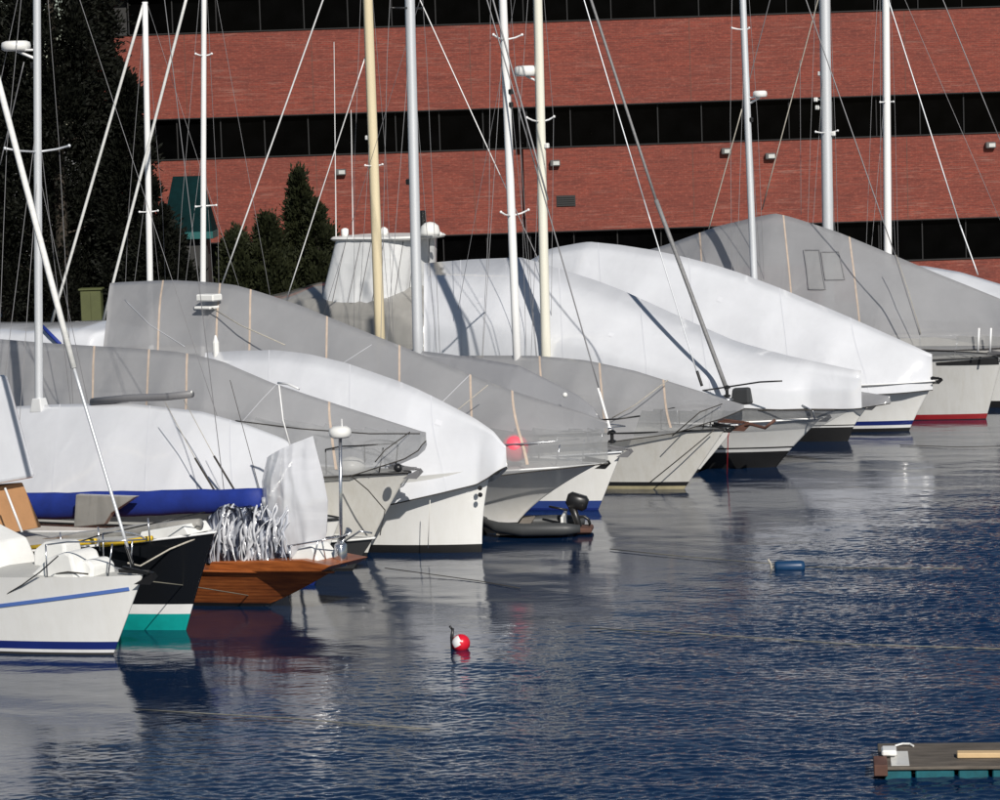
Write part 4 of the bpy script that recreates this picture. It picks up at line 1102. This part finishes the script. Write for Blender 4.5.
# ------------------------------------------------------------------ quay and ground
o = MB().box(-300, 300, 103, 104.2, -3, .9).box(-300, 300, 102.9, 103.5, .905, 1.02, 0, .02).build('quay', 'concrete'); tag(o, 'concrete quay wall behind the boats', None, None, 'structure')
o = obj('ground', [(-900, 104.2, .9), (900, 104.2, .9), (900, 1800, .9), (-900, 1800, .9)], [(0, 1, 2, 3)], 'concrete'); tag(o, 'paved waterfront ground', None, None, 'structure')

# ------------------------------------------------------------------ brick building
YB = 120.0
bd = thing('brick_building', 'long red brick building with dark ribbon windows behind the marina', 'building', (0, YB, .9))
def bz(px, py): return on_y(px, py, YB).z-.9
# band heights measured along x = 700
zs_ = {k: bz(700, y) for k, y in dict(t2=17, b2=97, t1=143, b1=226.5).items()}
H1 = zs_['t1']-zs_['b1']; step = zs_['t2']-zs_['t1']
xl = on_y(92, 100, YB).x; xr = 42.0
NF = 5
base = zs_['t1']-step*1                       # top of ground-floor spandrel
bands = []
for k in range(-1, 2):
    zt = zs_['t1']+step*k; bands.append((max(zt-H1, 0.0), zt))
xsplit = [xl, on_y(517, 190, YB).x, on_y(524.5, 190, YB).x, xr]
for i, (z0, z1) in enumerate(bands):
    mb = MB()
    if i == 1: mb.box(xsplit[0], xsplit[1], 0, .4, z0, z1).box(xsplit[2], xsplit[3], 0, .4, z0, z1).box(xsplit[1], xsplit[2], .3, .4, z0, z1)
    else: mb.box(xl, xr, 0, .4, z0, z1)
    sp = mb.build('brick_spandrel', 'brick', bd)
    MB().box(xl, xr, -.05, .42, z1+.003, z1+.045).build('coping', 'mullion', sp)
    if z0 > .5: MB().box(xl, xr, -.02, .42, z0-.035, z0-.003).build('lintel', 'mullion', sp)
pitchw = 43.6/ (FPX/YB)
xw0 = on_y(527, 130, YB).x
k0 = math.floor((xl-xw0)/pitchw); k1 = math.ceil((xr-xw0)/pitchw)
proto = None; pm = None
gap = step-H1
for i in range(3):
    z0 = bands[i][1]+.045
    for k in range(k0+1, k1):
        x = xw0+k*pitchw
        if x > on_y(1040, 100, YB).x or x < xl: continue
        if proto is None:
            proto = MB().box(0.02, pitchw-.02, .30, .33, 0, gap-.085).build('window', 'glass', bd); w = proto
            pm = MB().box(-.022, .022, .2, .30, 0, gap-.085).box(-.0, pitchw, .24, .30, gap-.12, gap-.085).build('mullion', 'mullion', proto)
        else:
            w = proto.copy(); COL.objects.link(w); w.parent = bd; m_ = pm.copy(); COL.objects.link(m_); m_.parent = w
        w.location = (x, 0, z0)
MB().box(xl, xr, .45, 18, 0, bands[-1][1]+gap).build('wall', 'darkwall', bd)
MB().box(xl-.3, xr, -.3, 18.3, bands[-1][1]+gap, bands[-1][1]+gap+.5).build('roof', 'darkwall', bd)
for px in (185, 312, 470, 690, 905):
    x = on_y(px, 60, YB).x
    for z0, z1 in bands[1:]: MB().box(x-.012, x+.012, -.004, .05, z0+.02, z1-.02).build('expansion_joint', 'rust', bd)
for px, py in ((341, 172), (555, 163), (726, 151), (770, 156), (990, 145)):
    p = on_y(px, py, YB); z = p.z-.9
    l = MB().box(p.x-.2, p.x+.2, -.26, -.003, z-.13, z+.12, 0, .03).box(p.x-.08, p.x+.17, -.275, -.261, z-.08, z+.07, 1).build('wall_lamp', ['lamp', 'lampface'], bd)
p = on_y(566, 201, YB); z = p.z-.9
mb = MB().box(p.x-.38, p.x+.38, -.03, -.003, z-.22, z+.22)
for i in range(5): mb.box(p.x-.35, p.x+.35, -.06, -.031, z-.2+i*.085, z-.16+i*.085)
mb.build('vent_grille', 'darkwall', bd)

# round backed chairs behind the glass are only faint outlines: hoops on the sill
# ------------------------------------------------------------------ kiosk with teal hip roof
p0 = on_y(190, 235, 113)
ks = thing('kiosk', 'small kiosk with dark teal hip roof among the trees at left', 'kiosk', (p0.x, 113, .9))
zr = p0.z-.9; hw = .95
MB().box(-hw+.25, hw-.25, -.75, .75, 0, zr-.05).build('wall', 'darkwall', ks)
za = on_y(190, 176, 113).z-.9
obj('roof', [(-hw, -1.1, zr+.15), (hw, -1.1, zr+.15), (hw, 1.1, zr+.15), (-hw, 1.1, zr+.15), (-.55, 0, za), (.55, 0, za)], [(0, 1, 5, 4), (1, 2, 5), (2, 3, 4, 5), (3, 0, 4), (3, 2, 1, 0)], 'tealroof', ks)
MB().box(-hw-.02, hw+.02, -1.13, 1.13, zr-.12, zr+.147, 0, .01).build('fascia', 'tealtrim', ks)
p0 = on_y(92, 305, 105)
cb = thing('utility_cabinet', 'olive green utility cabinet on the quay before the dark trees', 'cabinet', (p0.x, 105, .9))
hh = on_y(92, 290, 105).z-.9
MB().box(-.36, .36, -.3, .3, 0, hh, 0, .02).build('cabinet_body', 'olive', cb); MB().box(-.42, .42, -.36, .36, hh+.002, hh+.07, 0, .02).build('cabinet_lid', 'olive', cb)
MB().box(-.34, -.01, -.33, -.303, .1, hh-.08).box(.01, .34, -.33, -.303, .1, hh-.08).build('door', 'olive', cb)

# ------------------------------------------------------------------ trees
def foliage(name, parent, pts, dirs, size, mat, asp=.35, rng=None):
    n = len(pts); P = np.array(pts); D = np.array(dirs); D /= np.linalg.norm(D, axis=1)[:, None]+1e-9
    rnd = rng.randn(n, 3); S_ = np.cross(D, rnd); S_ /= np.linalg.norm(S_, axis=1)[:, None]+1e-9
    l = (size*(.6+.8*rng.rand(n)))[:, None]; w = l*asp
    V = np.stack([P-S_*w*.5, P+D*l*.55-S_*w*.6, P+D*l, P+D*l*.5+S_*w*.6], 1).reshape(-1, 3)
    idx = np.arange(n*4).reshape(-1, 4)
    return obj(name, V.tolist(), idx.tolist(), mat, parent)
def conifer(label, px, Y, ztop, rad, mat, n=9000, group=None, shape=.7, size=.4, name='conifer_tree', up=.5, zb=.5, clumps=90, seed=0, lobe=.5):
    rg = np.random.RandomState(seed); x = on_y(px, 250, Y).x
    h = ztop-.9
    t = thing(name, label, 'tree', (x, Y, .9), 0, group)
    mb = MB().tube([(0, 0, 0), (.03, .02, h*.4), (-.02, 0, h*.8), (0, 0, h*.97)], [rad*.13, rad*.10, rad*.05, .02], 8)
    for i in range(16):
        zz = zb+(h-zb)*rg.rand()*.9; th = rg.rand()*6.28; rr = rad*(1-(zz/h)**1.3)*.8+.1
        mb.tube([(0, 0, zz), (rr*.5*math.cos(th), rr*.5*math.sin(th), zz+.15), (rr*math.cos(th), rr*math.sin(th), zz+.1+.5*rr*up)], [.05, .035, .012], 5)
    mb.build('trunk', 'bark', t, True)
    # clumps along the surface, leaves inside the clumps
    P, D = [], []
    for c in range(clumps):
        u = rg.rand()**.85; zz = zb+(h-zb)*u
        env = rad*min(1, (1-u+.02)**shape*1.15)*(.75+.4*rg.rand())*min(1, .55+u*4)
        th = rg.rand()*6.28; k = env*(.35+.65*rg.rand()**.5)
        c0 = np.array([k*math.cos(th), k*math.sin(th), zz]); cr = lobe*(.5+.8*rg.rand())*(.45+.55*(1-u))
        m_ = n//clumps; q = rg.randn(m_, 3)*np.array([.5, .5, .8])*cr
        P.append(c0+q); d_ = q*.6+np.array([math.cos(th)*.5, math.sin(th)*.5, up])*cr+rg.randn(m_, 3)*.25*cr; D.append(d_)
    foliage('crown', t, np.vstack(P), np.vstack(D), size, mat, .35, rg)
    return t
TG = 'dark trees in front of the brick building'
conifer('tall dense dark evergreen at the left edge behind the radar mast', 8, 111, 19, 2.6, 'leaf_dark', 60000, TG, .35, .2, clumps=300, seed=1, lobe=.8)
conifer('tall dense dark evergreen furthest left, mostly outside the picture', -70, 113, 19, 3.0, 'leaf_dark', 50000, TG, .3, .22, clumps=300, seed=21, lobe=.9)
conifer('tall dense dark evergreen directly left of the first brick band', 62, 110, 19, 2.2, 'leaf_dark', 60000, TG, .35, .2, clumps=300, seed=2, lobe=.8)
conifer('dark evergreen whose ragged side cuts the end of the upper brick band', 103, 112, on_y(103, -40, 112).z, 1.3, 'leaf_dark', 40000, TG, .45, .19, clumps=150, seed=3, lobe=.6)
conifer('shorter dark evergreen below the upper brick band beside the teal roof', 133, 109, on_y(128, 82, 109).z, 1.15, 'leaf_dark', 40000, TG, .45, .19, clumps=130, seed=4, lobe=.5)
conifer('low dark bush at the quay below the kiosk roof', 160, 108, on_y(160, 215, 108).z, 1.3, 'leaf_dark', 20000, 'shrubs by the quay', .5, .18, 'shrub', clumps=90, seed=5, lobe=.5)
conifer('pointed dark pine standing alone before the lower brick band', 302, 109, on_y(298, 174, 109).z, 1.05, 'leaf_pine', 26000, TG, .85, .17, 'pine_tree', .9, clumps=130, seed=6, lobe=.36)
conifer('bushy dark shrub left of the lone pine', 268, 108, on_y(268, 220, 108).z, 1.1, 'leaf_pine', 18000, 'shrubs by the quay', .6, .16, 'shrub', .9, clumps=100, seed=7, lobe=.36)
conifer('round dark shrub right of the lone pine', 318, 108, on_y(318, 205, 108).z, .8, 'leaf_pine', 15000, 'shrubs by the quay', .5, .16, 'shrub', .9, clumps=80, seed=8, lobe=.34)
conifer('small dark shrub at the left end of the pine group', 236, 108, on_y(244, 232, 108).z, 1.0, 'leaf_pine', 15000, 'shrubs by the quay', .6, .16, 'shrub', .9, clumps=80, seed=9, lobe=.34)

# ------------------------------------------------------------------ floats, buoy, raft, lines
p = on_z(460, 649)
t = thing('mooring_buoy', 'round red and white mooring buoy with dark stick in open water', 'buoy', p)
mb = MB().lathe(sphere_prof(.155, 14), 20, 0, T(.02, 0, .10) @ Matrix.Rotation(R(60), 4, 'Y'))
for i, (a_, b_) in enumerate(mb.f and [(0, 0)]): pass
bo = mb.build('buoy_ball', ['redbuoy', 'white'], t, True)
for pl in bo.data.polygons:
    c = Vector(pl.center)-Vector((.02, 0, .10))
    if c.normalized().dot(Vector((-.55, -.75, .35)).normalized()) > .80: pl.material_index = 1
MB().tube([(-.12, .02, -.2), (-.13, .0, .2), (-.11, 0, .36)], [.035, .03, .022], 8).tube([(-.12, 0, .34), (-.16, 0, .4)], .02, 6).build('stick', 'plastic_black', t, True)
p = on_z(790, 569)
t = thing('mooring_float', 'blue barrel float lying on its side with a dark stick', 'float', p, R(-4))
MB().lathe([(.05, -.30), (.10, -.29), (.115, -.24), (.115, .2), (.10, .27), (.03, .29)], 14, 0, T(0, 0, .05) @ Matrix.Rotation(R(90), 4, 'Y')).build('float_barrel', 'floatblue', t, True)
MB().tube([(-.34, 0, -.1), (-.37, 0, .12), (-.42, 0, .2)], .022, 6).tube([(-.34, 0, .05), (-.2, 0, .06)], .02, 5).build('stick', 'rope', t, True)
M['rope_wet'] = paint('wet_rope', (.20, .19, .15), .6, .3, 12)
LG = 'mooring lines across the water'
def line(label, pts, r=.009, mat='rope', zz=None):
    W_ = [on_z(x, y, z) for x, y, z in pts]
    tag(MB().tube(W_, r, 5).build('mooring_line', mat, None, True), label, 'mooring line', LG)
line('thin rope from the white sloop bow crossing the wooden hull to the water', [(148, 581, 1.2), (190, 586, .75), (240, 594, .3), (275, 600, .02)], .009, 'rope_wet')
line('pale floating rope in the lower left open water', [(136, 709, .03), (200, 713, .03), (290, 718, .03), (360, 724, .03), (430, 729, .03)], .009, 'rope_wet')
line('dark rope from the white cover boat bow down to the water', [(385, 568, .1), (430, 574, .04), (480, 581, .02), (520, 588, .02)], .009, 'rope_dark')
line('rope running left from the blue float', [(610, 549, .03), (680, 556, .03), (740, 561, .03), (775, 564, .1)], .009, 'rope_wet')
line('rope running right from the blue float', [(806, 567, .03), (880, 568, .03), (966, 568, .03)], .009, 'rope_wet')
line('long pale rope lying across the open water at right', [(590, 628, .03), (700, 634, .03), (850, 644, .03), (1010, 649, .03)], .009, 'rope_wet')
line('faint line on the water below the red stripe hull', [(900, 445, .03), (960, 447, .03), (1010, 446, .03)], .009, 'rope_dark')

# raft
pa, pb_ = on_z(884, 779, 0), on_z(1004, 778, 0)
rz = math.atan2(pb_.y-pa.y, pb_.x-pa.x)
t = thing('work_raft', 'low plank work raft on teal floats in the lower right corner', 'raft', pa, rz)
MB().box(-.06, 3.2, -.04, 1.45, .125, .17, 0, .01).build('deck', 'planks', t)
x = .0
for wd in (.36, .52, .40, .46, .5, .4):
    MB().box(x+.01, x+wd, .0, 1.4, -.12, .122, 0, .015).build('float_box', 'tealraft', t); x += wd+.045
MB().box(-.13, .05, -.06, .52, .05, .20, 0, .01).build('end_post', 'rust', t)
MB().box(.10, .34, .02, .9, .173, .178).build('pale_patch', 'hull_cream', t)
t2 = MB().box(0, 2.6, -.07, .12, 0, .07, 0, .01).build('loose_plank', 'newplank'); q = on_z(957, 756, .19); t2.location = (q.x, q.y, .173); t2.rotation_euler = (0, 0, rz+R(-1)); tag(t2, 'fresh pale pine plank lying on the raft', 'plank')
t3 = MB().box(-.10, .10, -.16, .16, 0, .08, 0, .02).build('white_box', 'plastic_white'); q = on_z(889, 751, .24); t3.location = (q.x, q.y, .202); t3.rotation_euler = (0, 0, rz); tag(t3, 'small white box on the left end of the raft', 'box')
t4 = MB().tube([(0, 0, 0), (.10, .04, .02), (.2, .03, .02), (.25, -.03, 0)], .014, 6).build('white_rail', 'plastic_white'); q = on_z(895, 745, .2); t4.location = (q.x, q.y, .19); t4.rotation_euler = (0, 0, rz); tag(t4, 'curved white rail piece behind the white box on the raft', 'rail')

# ------------------------------------------------------------------ light
SUN_EL = R(34); sx, sy = .29, -.957
w = bpy.data.worlds.new('World'); sc.world = w; w.use_nodes = True
nt = w.node_tree; bg = nt.nodes['Background']; sky = nt.nodes.new('ShaderNodeTexSky'); sky.sky_type = 'NISHITA'; sky.sun_disc = False
sky.sun_elevation = SUN_EL; sky.sun_rotation = math.atan2(sx, sy); sky.air_density = 1.0; sky.dust_density = .4; sky.ozone_density = 2.0
nt.links.new(sky.outputs['Color'], bg.inputs['Color']); bg.inputs['Strength'].default_value = .049
ld = bpy.data.lights.new('sun', 'SUN'); ld.energy = 4.35; ld.angle = R(.53); ld.color = (1, .95, .87)
lo = bpy.data.objects.new('sun', ld); COL.objects.link(lo)
to = Vector((sx*math.cos(SUN_EL), sy*math.cos(SUN_EL), math.sin(SUN_EL))); lo.rotation_euler = to.to_track_quat('Z', 'Y').to_euler(); lo.location = to*60
sc.view_settings.view_transform = 'Standard'; sc.view_settings.look = 'None'; sc.view_settings.exposure = 0; sc.view_settings.gamma = 1
sc.render.engine = 'CYCLES'; sc.cycles.max_bounces = 8; sc.cycles.transparent_max_bounces = 12
